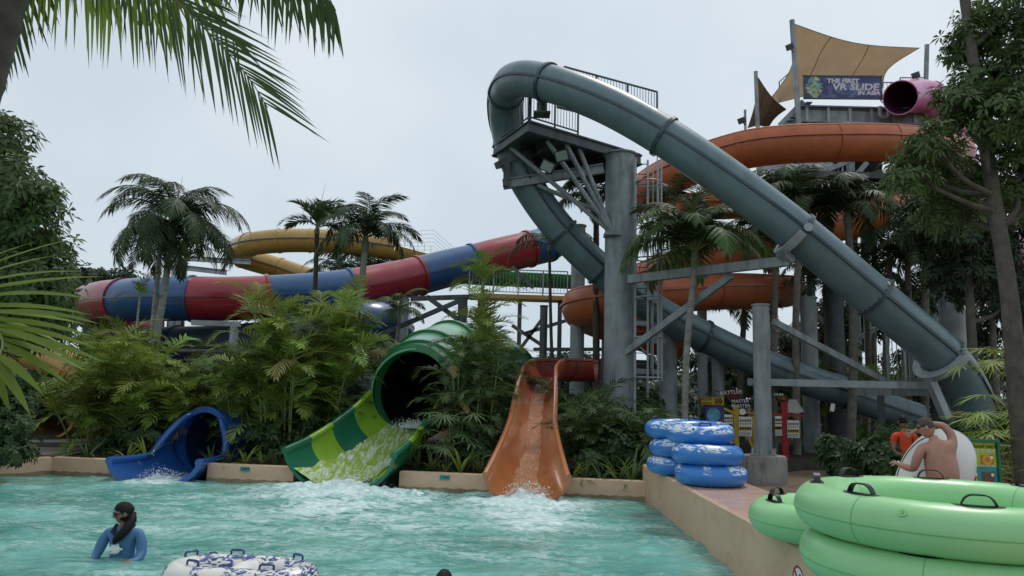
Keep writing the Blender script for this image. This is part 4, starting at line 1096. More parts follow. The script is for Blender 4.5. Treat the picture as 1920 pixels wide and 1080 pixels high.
for px in (300, 420): mb = MB(); q = at(px, 658, 30); mb.cyl(q, (q.x, q.y, .2), .06); mb.build('pipe_post', 'steel_dark', r_)
# walkway with railing behind the middle palms
r_ = thing('rear_walkway', 'steel walkway with balustrade behind the middle areca clump', 'platform', at(960, 560, 36))
A_, B_ = at(880, 556, 36), at(1062, 562, 36)
mb = MB(); mb.beam(A_, B_, 1.2, .2); mb.build('deck', 'yellow', r_); railing(r_, A_ + V((0, -.5, .1)), B_ + V((0, -.5, .1)), 1.2, 'steel', .16)
for px in (900, 975, 1050): mb = MB(); q = at(px, 562, 36); mb.beam(q, (q.x, q.y, 0), .2, .2); mb.build('post', 'steel_dark', r_)
for a, b in (((1015, 600), (975, 655)), ((960, 610), (1020, 650)), ((985, 625), (1065, 600)), ((1000, 540), (960, 500)), ((1080, 655), (1140, 700)), ((1000, 655), (1130, 655))):
    mb = MB(); mb.beam(at(*a, 35), at(*b, 35), .16, .16); mb.build('brace', 'steel_dark', r_)
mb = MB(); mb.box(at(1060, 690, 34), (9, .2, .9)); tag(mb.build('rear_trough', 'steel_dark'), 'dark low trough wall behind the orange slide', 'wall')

# ------------------------------------------------------------------ tower
TY = 35.0
tw = thing('slide_tower', 'dark steel slide tower with decks and stairs behind the orange spiral', 'tower', V((at(1600, 300, TY + 3).x, TY + 3, GZ)))
def tq(px, py, dy=0): return at(px, py, TY + dy)
zd = tq(1600, 200).z
xl, xr = tq(1500, 200).x, tq(1742, 200).x
mb = MB(); mb.box(((xl + xr) / 2, TY + 3.2, zd - .1), (xr - xl, 6.4, .2)); mb.build('top_deck', 'steel_dark', tw)
mb = MB(); mb.box(((xl + xr) / 2, TY + .1, zd - .42), (xr - xl, .12, .7)); mb.build('fascia', 'steel', tw)
n = 6
for k in range(n):
    x = xl + (xr - xl) * (k + .3) / n; mb = MB(); mb.box((x, TY, zd - .45), (.14, .1, .8)); mb.build('fascia_rib', 'steel_light', tw)
mb = MB(); mb.beam((xl, TY - .05, zd - .05), (xr, TY - .05, zd - .05), .1, .08); mb.beam((xl, TY - .02, zd - .82), (xr, TY - .02, zd - .82), .1, .08); mb.build('fascia_rail', 'steel', tw)
mb = MB(); mb.box(((xl + xr) / 2, TY + 4.5, zd - 3.2), (xr - xl - .4, .2, 4.6)); mb.build('void_shade', 'dark_void', tw)  # added dark sheet, paints the shade of the void below the top deck
z2 = tq(1500, 322).z
mb = MB(); mb.box(((xl + xr) / 2 - .8, TY + 2.6, z2 - .2), (xr - xl + 1.6, 6, .3)); mb.build('lower_deck', 'steel_dark', tw)
mb = MB(); a = tq(1420, 322); b = tq(1560, 320); 
for k in range(40):
    q = a.lerp(b, k / 39); mb.box(q + Z * .35, (.09, .04, .62))
mb.build('corrugated_screen', 'steel_light', tw)
railing(tw, tq(1430, 330), tq(1580, 328), 1.1, 'steel_light', .2)
for px, dy in ((1510, .4), (1725, .4), (1510, 6), (1725, 6), (1610, 6), (1440, 3), (1590, 1)):
    q = tq(px, 200, dy); mb = MB(); mb.cyl((q.x, q.y, GZ), (q.x, q.y, zd - .2), .2, n=14); mb.build('tower_post', 'steel', tw, 40)
for a, b in (((1545, 400), (1625, 305)), ((1520, 330), (1600, 300)), ((1440, 560), (1560, 470)), ((1560, 620), (1440, 500)), ((1600, 640), (1740, 560)), ((1450, 420), (1600, 330))):
    mb = MB(); mb.beam(tq(*a), tq(*b), .18, .22); mb.build('brace', 'steel', tw)
# stairs at the left
for a, b in (((1462, 235), (1506, 190)), ((1478, 240), (1515, 205))):
    mb = MB(); mb.beam(tq(*a, .5), tq(*b, .5), .1, .25); mb.build('stair_stringer', 'steel_light', tw)
for k in range(7):
    q = tq(1470, 237, .5).lerp(tq(1511, 198, .5), k / 6); mb = MB(); mb.box(q, (.3, .9, .04)); mb.build('tread', 'steel_light', tw)
railing(tw, tq(1462, 190, 3), tq(1495, 160, 3), 1.1, 'steel', .15); railing(tw, tq(1652, 190, 1), tq(1690, 190, 1), 1.0, 'steel', .15); railing(tw, tq(1690, 190, 5), tq(1740, 190, 5), 1.4, 'steel', .15)
mb = MB(); mb.tube([tq(1650, 200, -.3), tq(1650, 216, -.3), tq(1653, 221, -.3), tq(1662, 221, -.3), tq(1666, 216, -.3), tq(1666, 200, -.3)], .11, 10); mb.build('drain_pipe', 'steel', tw, 60)
# banner
A_ = [tq(1507, 142, -.5), tq(1652, 143, -.5), tq(1653, 187, -.5), tq(1508, 184, -.5)]
bn = thing('vr_banner', 'long dark blue printed banner with silver lettering on the tower', 'banner', (A_[0] + A_[2]) / 2)
cn = (A_[0] + A_[1] + A_[2] + A_[3]) / 4; W = (A_[1] - A_[0]).length; Hh = (A_[3] - A_[0]).length
xd = (A_[1] - A_[0]).normalized(); nr = V((0, -1, 0)); rt = Matrix((xd, Z, xd.cross(Z))).transposed()
mb = MB(); mb.box(cn, (W, Hh, .05), rt); mb.build('banner_panel', 'banner_print', bn)
mb = MB()
for s_ in (-1, 1): mb.box(cn + Z * (s_ * Hh * .5), (W + .06, .06, .09), rt)
for s_ in (-1, 1): mb.box(cn + xd * (s_ * W * .5), (.06, Hh + .06, .09), rt)
mb.build('banner_frame', 'steel_dark', bn)
def bt(s, size, u, v, sx=1.0): text(s, size, cn + xd * (u * W) + Z * (v * Hh) - V((0, .032, 0)), rt, 'banner_text', bn, ext=.008, sx=sx, shear=.12, bold=.014)
bt('THE FIRST', .30, -.0, .27, 1.15); bt('VR SLIDE', .46, .16, .0, 1.25); bt('IN ASIA', .28, .33, -.26, 1.15)
rnd = random.Random(5)
for mname, cnt in (('ornament', 26), ('ornament_blue', 16)):
    mb = MB()
    for k in range(cnt):
        a = rnd.uniform(0, 6.28); q = rnd.random() ** .7; c = cn + xd * (-.37 * W + .09 * W * q * math.cos(a)) + Z * (.42 * Hh * q * math.sin(a)) - V((0, .03 + .002 * rnd.random(), 0))
        r0 = rnd.uniform(.05, .13); n = 10
        mb.disc_prism(c, V((0, -1, 0)), [(r0 * (1 + .5 * math.cos(3 * b + a)) * math.cos(b), r0 * (1 + .5 * math.cos(3 * b + a)) * math.sin(b)) for b in [6.283 * i / n for i in range(n)]], .006, xdir=xd)
    mb.build('floral_ornament', mname, bn)
# sails and masts
def mast(a, b, Y, r, label):
    p, q = at(*a, Y), at(*b, Y); mb = MB(); mb.cyl(p, q, r * .85, r, n=14); mb.cyl(p, p + Z * .05, r * .9, n=14)
    return tag(mb.build('sail_mast', 'steel', None, 40), label, 'mast', 'sail masts')
mast((1485, 40), (1504, 330), TY - .6, .14, 'tallest sail mast left of the banner'); mast((1417, 136), (1424, 330), TY, .11, 'short sail mast at the brown sail')
mast((1738, 86), (1731, 330), TY + 1, .13, 'right sail mast behind the leafy tree'); mast((1397, 208), (1399, 330), TY, .07, 'lowest thin lamp mast left of the brown sail')
for px, py, lab in ((1481, 88, 'small floodlight clamped high on the tallest mast'), (1391, 226, 'small floodlight on the thin lamp mast'), (1717, 141, 'small floodlight above the pink slide')):
    p = at(px, py, TY - 1); mb = MB(); rt2 = facing(V((-.6, -1, -.5)), .2); mb.box(p, (.36, .28, .14), rt2); mb.beam(p, p + V((.25, .3, -.1)), .05, .05)
    tag(mb.build('mast_floodlight', 'steel_dark'), lab, 'light', 'mast floodlights')
def sail(A, B, C, D, pull, m, label, sag=.4):
    A, B, C, D = [at(*q) for q in (A, B, C, D)]; cen = (A + B + C + D) / 4; N = 22; rings = []
    for i in range(N + 1):
        u = i / N; ring = []
        for j in range(N + 1):
            v = j / N; p = A * (1 - u) * (1 - v) + B * u * (1 - v) + C * u * v + D * (1 - u) * v
            # edges pulled toward the middle between corners
            e = max(4 * u * (1 - u) * (abs(v - .5) * 2) ** 2, 4 * v * (1 - v) * (abs(u - .5) * 2) ** 2)
            p = p.lerp(cen, pull * e); ring.append(p)
        rings.append(ring)
    root = thing('shade_sail', label, 'shade sail', A)
    mb = MB(); mb.loft(rings, False); back = [[q + V((0, .02, .01)) for q in r] for r in rings]; mb.loft(back, False); o = mb.build('fabric', m, root, 180)
    for k in (6, 14):
        mb = MB(); mb.tube([rings[k][j] - V((0, .015, 0)) for j in range(N + 1)], .018, 5); mb.build('fabric_seam', 'sail_brown' if m == 'sail' else 'steel_dark', root)
    for edge in ([r[0] for r in rings], [r[-1] for r in rings], rings[0], rings[-1]):
        mb = MB(); mb.tube(edge, .02, 5); mb.build('edge_cable', 'steel', root)
    return root
sail((1490, 45, TY - .5), (1724, 90, TY + 1), (1655, 165, TY + 5), (1432, 200, TY + 3), .2, 'sail', 'large tan shade sail stretched above the tower')
sail((1422, 146, TY - .1), (1474, 205, TY + 1.5), (1440, 240, TY + 2.5), (1402, 240, TY + 1), .15, 'sail_brown', 'small brown shade sail hanging left of the tower')
# ------------------------------------------------------------------ planting
def gp(px, Y, z=.3): p = at(px, 738, Y); return V((p.x, Y, z))
# areca clumps along the rim
clump(gp(232, 19.4), 20, .8, 2.6, 2.2, 'areca', 8, .95, 'bushy bright areca clump left of the blue slide mouth', 1, 10)
clump(gp(330, 20.2), 14, .6, 1.7, 2.0, 'areca', 8, .85, 'low yellow-green areca clump behind the blue slide mouth', 2, 8)
clump(gp(195, 22.5), 11, 1.6, 2.9, 1.4, 'areca', 7, .95, 'taller areca clump beside the wooden deck', 12, 4)
clump(gp(552, 18.6), 22, 1.2, 3.7, 1.9, 'areca', 8, .95, 'tall dense areca clump between blue and green slides', 3, 8)
clump(gp(480, 18.9), 9, .7, 2.0, 1.3, 'areca', 7, .85, 'lower areca clump at the right of the blue tunnel', 4, 6)
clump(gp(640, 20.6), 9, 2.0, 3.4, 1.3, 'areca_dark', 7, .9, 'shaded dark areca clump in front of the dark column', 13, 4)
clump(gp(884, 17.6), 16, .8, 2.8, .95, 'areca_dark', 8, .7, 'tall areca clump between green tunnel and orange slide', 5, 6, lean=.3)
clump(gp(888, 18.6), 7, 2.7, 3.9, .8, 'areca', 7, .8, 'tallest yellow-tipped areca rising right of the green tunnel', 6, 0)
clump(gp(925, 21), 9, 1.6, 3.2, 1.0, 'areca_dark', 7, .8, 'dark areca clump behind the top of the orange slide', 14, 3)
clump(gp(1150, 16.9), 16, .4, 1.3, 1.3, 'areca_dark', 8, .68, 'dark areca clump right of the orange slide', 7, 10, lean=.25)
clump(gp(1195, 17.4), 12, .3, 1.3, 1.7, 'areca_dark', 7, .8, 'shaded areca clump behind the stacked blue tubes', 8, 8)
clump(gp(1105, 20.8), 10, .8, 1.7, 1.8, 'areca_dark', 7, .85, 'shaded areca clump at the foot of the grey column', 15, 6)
clump(gp(1590, 29.5), 11, 1.2, 2.6, 2.4, 'areca', 7, 1.2, 'areca clump under the diagonal strut', 9, 6)
clump(gp(1500, 30), 8, .8, 1.6, 1.8, 'areca', 7, 1.1, 'lower areca clump behind the long steel beam', 16, 4)
clump(gp(605, 19.4), 16, 1.0, 3.5, 1.3, 'areca', 7, .85, 'dense areca clump leaning toward the green run-out', 71, 8)
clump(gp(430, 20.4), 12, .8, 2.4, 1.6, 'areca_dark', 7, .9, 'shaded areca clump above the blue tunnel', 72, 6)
clump(gp(290, 19.2), 10, .6, 1.7, 1.4, 'areca', 7, .8, 'bright areca clump close behind the blue left wall', 73, 6)
# low plants in front, strap leaved
SM = [strap_mesh(i, 'leaf_areca' if i % 3 == 0 else 'leaf_palm') for i in range(4)]
rnd = random.Random(31)
spots = [(405, 16.9), (440, 17.0), (470, 16.8), (500, 16.9), (528, 16.8), (560, 17.2), (600, 17.3), (625, 17.6), (140, 17.2), (175, 17.0), (210, 17.4), (250, 17.1), (285, 17.4), (790, 16.2), (815, 16.0), (840, 16.1), (868, 15.9), (890, 16.2), (905, 15.9),
         (1075, 15.4), (1100, 15.5), (1130, 15.3), (1160, 15.5), (1185, 15.4), (1200, 15.7), (1090, 16.2), (1140, 16.2)]
g = 0
NM = {0: 'left of the blue slide', 1: 'between blue and green slides', 2: 'between green and orange slides', 3: 'right of the orange slide'}
CN = [0] * 4; ORD = 'first second third fourth fifth sixth seventh eighth ninth tenth'.split()
for px, Y in sorted(spots):
    p = gp(px, Y, .3); k = 0 if px < 300 else 1 if px < 700 else 2 if px < 950 else 3
    o = bpy.data.objects.new('strap_plant', SM[g % 4]); COL.objects.link(o); o.location = p; o.rotation_euler = (0, 0, rnd.uniform(0, 6)); o.scale = [rnd.uniform(.8, 1.35)] * 3
    CN[k] += 1
    tag(o, ORD[CN[k] - 1] + ' low strap-leaved rim plant from left ' + NM[k], 'plant', 'strap-leaved plants by the pool rim'); g += 1
# lady palms (fan leaves)
def ladypalm(base, n, h, sc, label, seed, key='fan'):
    rnd = random.Random(seed); root = thing('fan_palm', label, 'palm', base, 'fan-leaved shrub palms'); LOCAL.add(root.name)
    for i in range(n):
        a = rnd.uniform(0, 6.28); hh = h * rnd.uniform(.25, 1); q = rnd.random() * .45
        s_ = V((q * math.cos(a), q * math.sin(a), 0)); e = s_ * 1.3 + Z * hh
        mb = MB(); mb.tube([s_, e], [.018, .012], 5); mb.build('stem', 'trunk', root)
        for j in range(4): put('fan_leaf', FR[key][(i + j) % 3], root, e - Z * .06 * j, a + j * 1.7, rnd.uniform(-.2, .5), sc * rnd.uniform(.75, 1.1), rnd.uniform(-.3, .3))
ladypalm(gp(852, 16.7), 12, 1.2, .75, 'fan-leaved shrub palm right of the green run-out', 1)
ladypalm(gp(640, 18.8), 9, 1.3, .7, 'shaded fan-leaved shrub palm left of the green run-out', 2)
ladypalm(gp(1885, 13.5, 0), 9, 2.0, .85, 'bright fan-leaved palm beside the right tree trunk', 3, 'fan_bright')
ladypalm(gp(1900, 15.5, 0), 9, 3.2, .85, 'tall fan-leaved palm behind the green notice board', 4, 'fan_bright')
ladypalm(gp(1840, 16.5, 0), 8, 1.4, .8, 'low fan-leaved palm between notice board and teal tube', 5)
ladypalm(gp(1150, 18.6), 8, 1.0, .8, 'low fan-leaved palm at the main column foot', 6)

# palms with trunks
palm(gp(268, 24), at(322, 452, 24), 'royal', 24, 1.05, 'drooping feathery palm with the widest crown at left', 'trunk_pale', .12, .1, .7, seed=1, tilt=(-.7, .7))
palm(gp(292, 24.6), at(300, 470, 24.6), 'royal', 13, .85, 'slender grey-stemmed palm just right of the widest palm', 'trunk_pale', .1, .07, .3, seed=2)
palm(gp(252, 23.2), at(262, 560, 23.2), 'areca', 5, .6, 'thin grey stem with few leaves at the widest palm', 'trunk_pale', .06, .03, .1, seed=22, spear=False)
palm(gp(597, 27), at(594, 440, 27), 'stiff', 14, 1.1, 'small stiff-leaved palm above the blue tube section', 'trunk_dark', .1, .08, .35, seed=3, tilt=(-.6, .5))
palm(gp(655, 26), at(684, 472, 26), 'feather_dark', 18, 1.0, 'dark feathery palm in front of the red tube section', 'trunk_pale', .13, .11, .6, seed=4, tilt=(-.75, .6))
palm(gp(1283, 21.5), at(1303, 500, 21.5), 'feather', 28, 1.25, 'green feathery palm right of the caged ladder', 'trunk_pale', .09, .1, .55, seed=5, tilt=(-.5, .5))
palm(gp(1120, 26.2), at(1118, 395, 26.2), 'feather_dark', 13, .9, 'dark palm with ringed trunk behind the main column', 'trunk_dark', .14, .1, .5, seed=6, tilt=(-.3, .55))
palm(gp(1255, 27.5), at(1262, 395, 27.5), 'feather_dark', 11, .8, 'shaded palm between ladder and orange coil', 'trunk', .12, .1, .4, seed=7)
palm(gp(1492, 26), at(1500, 405, 26), 'feather_dark', 18, 1.1, 'shaded feathery palm below the orange spiral', 'trunk', .14, .11, .5, seed=8)
palm(gp(1590, 26), at(1590, 420, 26), 'feather_dark', 18, 1.1, 'dark palm behind the middle of the teal tube', 'trunk', .16, .12, .5, seed=9)
palm(gp(1655, 30), at(1668, 500, 30), 'feather_dark', 13, 1.1, 'dark palm behind the teal tube flanges', 'trunk', .14, .11, .5, seed=10)
palm(gp(1728, 29), at(1735, 520, 29), 'feather_dark', 12, 1.0, 'dark palm left of the broad column at right', 'trunk', .16, .13, .5, seed=11)
palm(gp(1832, 24), at(1822, 548, 24), 'feather_dark', 12, .9, 'ring-trunked palm left of the right tree', 'trunk', .13, .1, .4, seed=12)
palm(gp(1868, 24.5), at(1858, 560, 24.5), 'feather', 11, .9, 'sunlit palm just left of the right tree trunk', 'trunk', .12, .09, .4, seed=13)
palm(gp(1940, 24), at(1925, 600, 24), 'feather', 10, .9, 'palm right of the right tree trunk', 'trunk', .12, .09, .4, seed=23)
palm(gp(745, 30), at(748, 600, 30), 'feather', 9, .7, 'small palm beside the blue tube end', 'trunk', .08, .07, .3, seed=14)
palm(gp(345, 33), at(345, 500, 33), 'stiff', 9, 1.1, 'small bright palm behind the widest palm', 'trunk', .09, .07, .3, seed=15)
palm(gp(715, 42), at(700, 520, 42), 'feather_dark', 12, 1.2, 'distant dark palm under the yellow slide', 'trunk', .14, .1, .4, seed=16)
palm(gp(640, 43), at(640, 525, 43), 'feather_dark', 12, 1.2, 'distant dark palm left of the yellow slide gap', 'trunk', .14, .1, .4, seed=17)
palm(gp(930, 22), at(905, 540, 22), 'areca', 10, .9, 'yellow-green palm rising above the middle areca clumps', 'rachis', .06, .05, .2, seed=18, spear=False)
palm(gp(1045, 26), at(1030, 470, 26), 'feather_dark', 6, .8, 'thin dark palm overlapping the upper blue section', 'trunk_dark', .07, .05, .2, seed=19, spear=False, tilt=(0, .5))

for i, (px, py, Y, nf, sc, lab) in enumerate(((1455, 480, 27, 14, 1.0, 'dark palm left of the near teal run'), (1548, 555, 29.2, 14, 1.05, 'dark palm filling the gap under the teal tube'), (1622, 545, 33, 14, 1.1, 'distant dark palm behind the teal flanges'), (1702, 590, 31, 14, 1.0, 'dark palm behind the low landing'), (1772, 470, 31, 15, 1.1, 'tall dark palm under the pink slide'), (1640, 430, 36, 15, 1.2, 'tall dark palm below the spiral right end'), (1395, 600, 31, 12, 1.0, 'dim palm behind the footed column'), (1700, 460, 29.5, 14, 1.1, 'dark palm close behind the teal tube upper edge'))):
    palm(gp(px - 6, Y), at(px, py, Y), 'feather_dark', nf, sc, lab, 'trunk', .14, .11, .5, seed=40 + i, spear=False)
# broadleaf tree at the left edge
def PB(l, Y, k): return [(at(px, py, Y + dy), (rx * Y / FPX, k * rx * Y / FPX, ry * Y / FPX)) for px, py, dy, rx, ry in l]
tb = gp(-60, 15)
tree(tb, [tb, at(-40, 600, 15), at(-20, 400, 15), at(0, 250, 15)],
     PB([(0, 265, 0, 62, 62), (15, 345, -.5, 78, 50), (-40, 300, .5, 80, 90), (30, 415, 0, 88, 50), (60, 470, .6, 80, 42), (-20, 460, .4, 90, 70), (45, 530, .5, 105, 55), (100, 520, 1.2, 45, 40), (0, 600, 1, 120, 60), (95, 590, 1.6, 60, 50), (40, 375, -.4, 75, 34)], 15, .9),
     1800, .25, 'leaf_tree', 'leafy tree with whorled leaves at the left edge', 4, r0=.18, r1=.07)
# hedge
hb = gp(15, 15.4)
tree(hb, [hb, hb + Z * .5, hb + Z * 1], PB([(15, 800, 0, 42, 62), (-30, 780, .3, 60, 80), (30, 745, .6, 34, 50), (20, 850, -.2, 38, 22)], 15.4, 1), 1500, .12, 'leaf_hedge', 'dense clipped shrub at the left end of the pool wall', 9, r0=.06, r1=.03, cat='shrub', name='hedge_shrub', wk=.5, rin=.2)
# right tree, close
tb = gz(1925, 905, GZ); tb = V((at(1918, 800, 12.5).x, 12.5, GZ))
tt = [tb, at(1908, 740, 12.5), at(1893, 560, 12.5), at(1868, 400, 12.6), at(1848, 270, 12.8), at(1830, 150, 13), at(1805, -30, 13.2), at(1790, -140, 13.4)]
tree(tb, tt, PB([(1800, 200, 0, 55, 45), (1752, 265, -.5, 50, 36), (1720, 300, .3, 52, 36), (1840, 170, .4, 75, 55), (1890, 90, .5, 60, 70), (1880, 220, -.4, 70, 55), (1790, 330, .6, 80, 42), (1705, 330, -.3, 38, 28),
                 (1900, 330, 0, 60, 60), (1820, 70, .5, 50, 42), (1870, 20, .5, 70, 40), (1930, 160, 0, 60, 120), (1960, 300, .5, 80, 120), (1780, 400, 1.0, 60, 36), (1790, 100, .8, 30, 24)], 12.8, .9),
     1650, .21, 'leaf_tree', 'tall leafy tree with grey trunk at the right edge', 6, r0=.17, r1=.07, bark='bark', extra=[at(1668, 335, 12.6), at(1672, 362, 12.6), at(1690, 300, 12.5), at(1700, 352, 12.5), at(1660, 322, 12.7), at(1725, 265, 12.7)])
# a second darker tree behind it
tb = gp(1830, 20)
tree(tb, [tb, at(1820, 600, 20), at(1815, 470, 20), at(1810, 380, 20)], PB([(1790, 440, 0, 75, 55), (1850, 470, .5, 70, 55), (1730, 420, .5, 55, 50), (1800, 520, .5, 70, 45), (1870, 400, 0, 80, 60), (1900, 540, .5, 60, 60), (1760, 370, 1, 70, 45)], 20, 1),
     1500, .24, 'leaf_dark', 'dark shaded tree behind the right trunk', 7, r0=.16, r1=.08)
# background trees
bgspec = [(205, 515, 46, 60, 34, 'dark rounded tree above the left red section'), (60, 560, 40, 130, 80, 'dark tree mass behind the left leafy tree'), (560, 640, 40, 120, 50, 'dark tree behind the navy tube'), (800, 660, 44, 120, 46, 'dark tree behind the green tunnel'),
          (1090, 690, 52, 110, 40, 'low tree seen under the orange bend'), (1330, 690, 48, 120, 42, 'low tree behind the ring trunk palm'), (1480, 640, 46, 120, 60, 'dark tree behind the footed column'), (1640, 600, 46, 120, 70, 'dark tree behind the teal tube middle'), (1800, 620, 44, 120, 60, 'dark tree behind the right columns'), (1950, 560, 42, 120, 120, 'dark tree beyond the right edge'), (340, 650, 42, 140, 50, 'dark tree behind the feathery palms')]
for i, (px, py, Y, rx, ry, lab) in enumerate(bgspec):
    rn = random.Random(i); b = gp(px, Y, 0); bl = [(px + rn.uniform(-.7, .7) * rx, py + rn.uniform(-.4, .9) * ry, rn.uniform(-1.5, 1.5), rx * rn.uniform(.4, .6), ry * rn.uniform(.4, .65)) for _ in range(8)]
    tree(b, [b, at(px, (py + 738) / 2, Y), at(px, py, Y)], PB(bl, Y, 1), 700, .42, 'leaf_dark', lab, 20 + i, limbs=False, r0=.2, r1=.1, rin=.3, wk=.42, group='background trees')
# shrub masses on the right, under the slides
shr = [(230, 830, 18.6, 75, 40, 'low dark shrub under the left areca clump'), (330, 800, 20.5, 60, 50, 'low dark shrub under the yellow-green areca'), (545, 830, 18.2, 70, 45, 'low dark shrub under the tall dense areca'), (600, 790, 19.6, 60, 70, 'dark shrub inside the tall dense areca'), (880, 830, 17.4, 50, 50, 'low dark shrub under the middle areca'), (1140, 845, 16.4, 60, 36, 'low dark shrub right of the orange slide'), (500, 770, 20.2, 60, 60, 'dark shrub right behind the blue tunnel'),
       (1450, 705, 33, 90, 60, 'dark understorey shrub left of the diagonal strut'), (1560, 690, 34, 95, 75, 'dark understorey shrub under the diagonal strut'), (1675, 690, 33, 95, 80, 'dark understorey shrub behind the low landing'), (1790, 700, 31, 85, 75, 'dark understorey shrub behind the teal tube end'), (1225, 740, 30, 60, 45, 'dark understorey shrub behind the ladder'), (1880, 690, 29, 80, 80, 'dark understorey shrub right of the teal tube end'),
       (1640, 858, 15.8, 60, 40, 'dark shrub left of the man in orange'), (1575, 860, 16.5, 45, 42, 'dark shrub left of the loose gravel'), (1700, 822, 17.5, 70, 36, 'leafy shrub behind the man in orange'), (1810, 822, 18.5, 60, 34, 'dark shrub under the teal tube end'), (1240, 790, 20.5, 45, 55, 'dark shrub beside the ladder foot'), (1340, 780, 27, 60, 60, 'dark shrub behind the yellow signs'),
       (1035, 770, 24.5, 55, 40, 'dark shrub behind the orange slide'), (720, 720, 24, 60, 60, 'dark shrub left of the tunnel'), (380, 740, 24, 110, 60, 'dark shrub behind the blue tunnel'), (900, 740, 22, 60, 70, 'dark shrub right of the tunnel'), (1880, 830, 15.5, 60, 60, 'dark shrub behind the notice board'), (60, 730, 22, 80, 40, 'dark shrub by the low yellow slide'), (600, 740, 25, 90, 70, 'dark shrub behind the tall areca clump')]
for i, (px, py, Y, rx, ry, lab) in enumerate(shr):
    rn = random.Random(i + 50); b = gp(px, Y, 0)
    bl = [(px + rn.uniform(-.6, .6) * rx, py + rn.uniform(-.5, .7) * ry, rn.uniform(-.4, .4), rx * rn.uniform(.45, .65), ry * rn.uniform(.45, .65)) for _ in range(6)]
    tree(b, [b, b + Z * .4, b + Z * .8], PB(bl, Y, 1), 420, .2, 'leaf_hedge', lab, 60 + i, limbs=False, r0=.05, r1=.03, rin=.2, wk=.45, cat='shrub', name='leafy_shrub', group='leafy shrubs')
# distant wood
rnd = random.Random(8); mb = MB(); pts = []
for k in range(3200):
    x = rnd.uniform(-75, 75); pts.append((V((x, rnd.uniform(62, 74), rnd.random() ** .8 * (4.2 + 1.5 * noise.noise(V((x * .12, 0, 0)))))), V((0, -.5, .6))))
whorls(mb, pts, 1.1, rnd, (5, 7), .5)
tag(kind(mb.build('distant_wood', 'leaf_dark'), 'stuff'), 'far band of dark trees along the horizon', 'trees')

# ------------------------------------------------------------------ palms close to the camera, top left
def hang_frond(root, rach, n, La, Lb, dirA, dirB, w, leaf, seed, droop=.35, t0=.0, rr=.013):
    rnd = random.Random(seed); P = spline(rach, .04); N = len(P); mb = MB()
    mb.tube(P, [rr * (1 - .8 * i / (N - 1)) for i in range(N)], 6, 1)
    for i in range(n):
        t = t0 + (1 - t0) * (i + .5) / n; k = min(int(t * (N - 1)), N - 2); q = P[k]; tg = (P[k + 1] - P[k]).normalized()
        lp = 1 - .35 * max(0, t - .6) / .4
        for d0, L in ((dirA, La), (dirB, Lb)):
            if L <= 0: continue
            d = (V(d0) + tg * (.05 + .5 * t * t) + V((rnd.uniform(-.06, .06), rnd.uniform(-.14, .14), rnd.uniform(-.06, .06)))).normalized()
            leaflet(mb, q, d, V((0, -1, .12)), L * lp * rnd.uniform(.9, 1.08), w * rnd.uniform(.8, 1.1), droop * rnd.uniform(.6, 1.3), 5)
    return mb.build('frond', [leaf, 'rachis_dark'], root)
b0 = at(-260, 900, 4.6)
np_ = thing('near_palm', 'near palm whose trunk and fronds overhang the top left corner', 'palm', (b0.x, b0.y, GZ))
tr_ = [V((b0.x, b0.y, GZ)), at(-160, 560, 4.6), at(-70, 250, 4.6), at(-8, 40, 4.6), at(30, -110, 4.6), at(60, -230, 4.6)]
mb = MB(); P = spline(tr_, .05); N = len(P); mb.tube(P, [.17 - .035 * i / N + (.008 if (i % 4) == 0 else 0) for i in range(N)], 16); mb.build('trunk', 'trunk_dark', np_, 60)
hang_frond(np_, [at(60, -190, 4.6), at(190, -110, 4.5), at(300, -25, 4.4), at(400, 70, 4.3), at(462, 140, 4.25), at(502, 202, 4.25)], 44, .66, .66, (.12, 0, -1.0), (1, .1, -.24), .0165, 'leaf_near', 1, .2, .15)
hang_frond(np_, [at(20, -120, 4.7), at(120, -70, 4.7), at(220, -40, 4.6), at(310, -30, 4.6), at(400, -40, 4.6)], 34, .62, .5, (-.05, .1, -1), (.3, -.3, -.8), .027, 'leaf_bright', 2, .3, .0)
hang_frond(np_, [at(330, -170, 4.4), at(460, -110, 4.4), at(550, -60, 4.4), at(610, -10, 4.4), at(630, 20, 4.4)], 32, .58, .5, (-.16, .0, -1), (.12, .3, -.9), .026, 'leaf_near', 3, .2, .0)
hang_frond(np_, [at(80, -80, 4.8), at(45, -10, 4.9), at(15, 50, 5.0), at(-15, 120, 5.1)], 22, .42, .4, (.55, 0, -.9), (-.7, 0, -.7), .024, 'leaf_near', 4, .25, .0)
hang_frond(np_, [at(60, -160, 4.8), at(180, -90, 5.2), at(270, -40, 5.5), at(350, 20, 5.7), at(420, 60, 5.8), at(450, 90, 5.9)], 30, .5, .42, (-.2, .2, -1), (.8, .3, -.3), .022, 'leaf_near', 7, .25, .1)
# bright frond at the left edge
b1 = at(-420, 900, 4.0)
bp_ = thing('near_young_palm', 'bright green palm frond reaching in from the left edge', 'palm', (b1.x, b1.y, GZ))
mb = MB(); mb.tube(spline([V((b1.x, b1.y, GZ)), at(-330, 740, 4.0), at(-180, 560, 4.0)], .1), .03, 8); mb.build('stem', 'rachis', bp_, 60)
rc = spline([at(-180, 560, 4.0), at(-90, 560, 3.9), at(-30, 590, 3.8), at(5, 640, 3.7), at(-15, 690, 3.6)], .02); mb = MB(); mb.tube(rc, [.014 * (1 - .7 * i / len(rc)) for i in range(len(rc))], 6, 1)
rnd = random.Random(9)
tips = [(140, 428, .10), (105, 462, .2), (152, 486, .2), (190, 505, .3), (178, 540, .4), (172, 578, .5), (160, 600, .55), (188, 590, .6), (178, 622, .66), (185, 645, .7), (150, 668, .75), (196, 668, .78), (165, 690, .82), (130, 715, .86), (100, 690, .9), (84, 735, .93), (40, 745, .95), (60, 775, .98), (20, 770, 1.0), (120, 640, .6), (60, 440, .05), (30, 700, .97)]
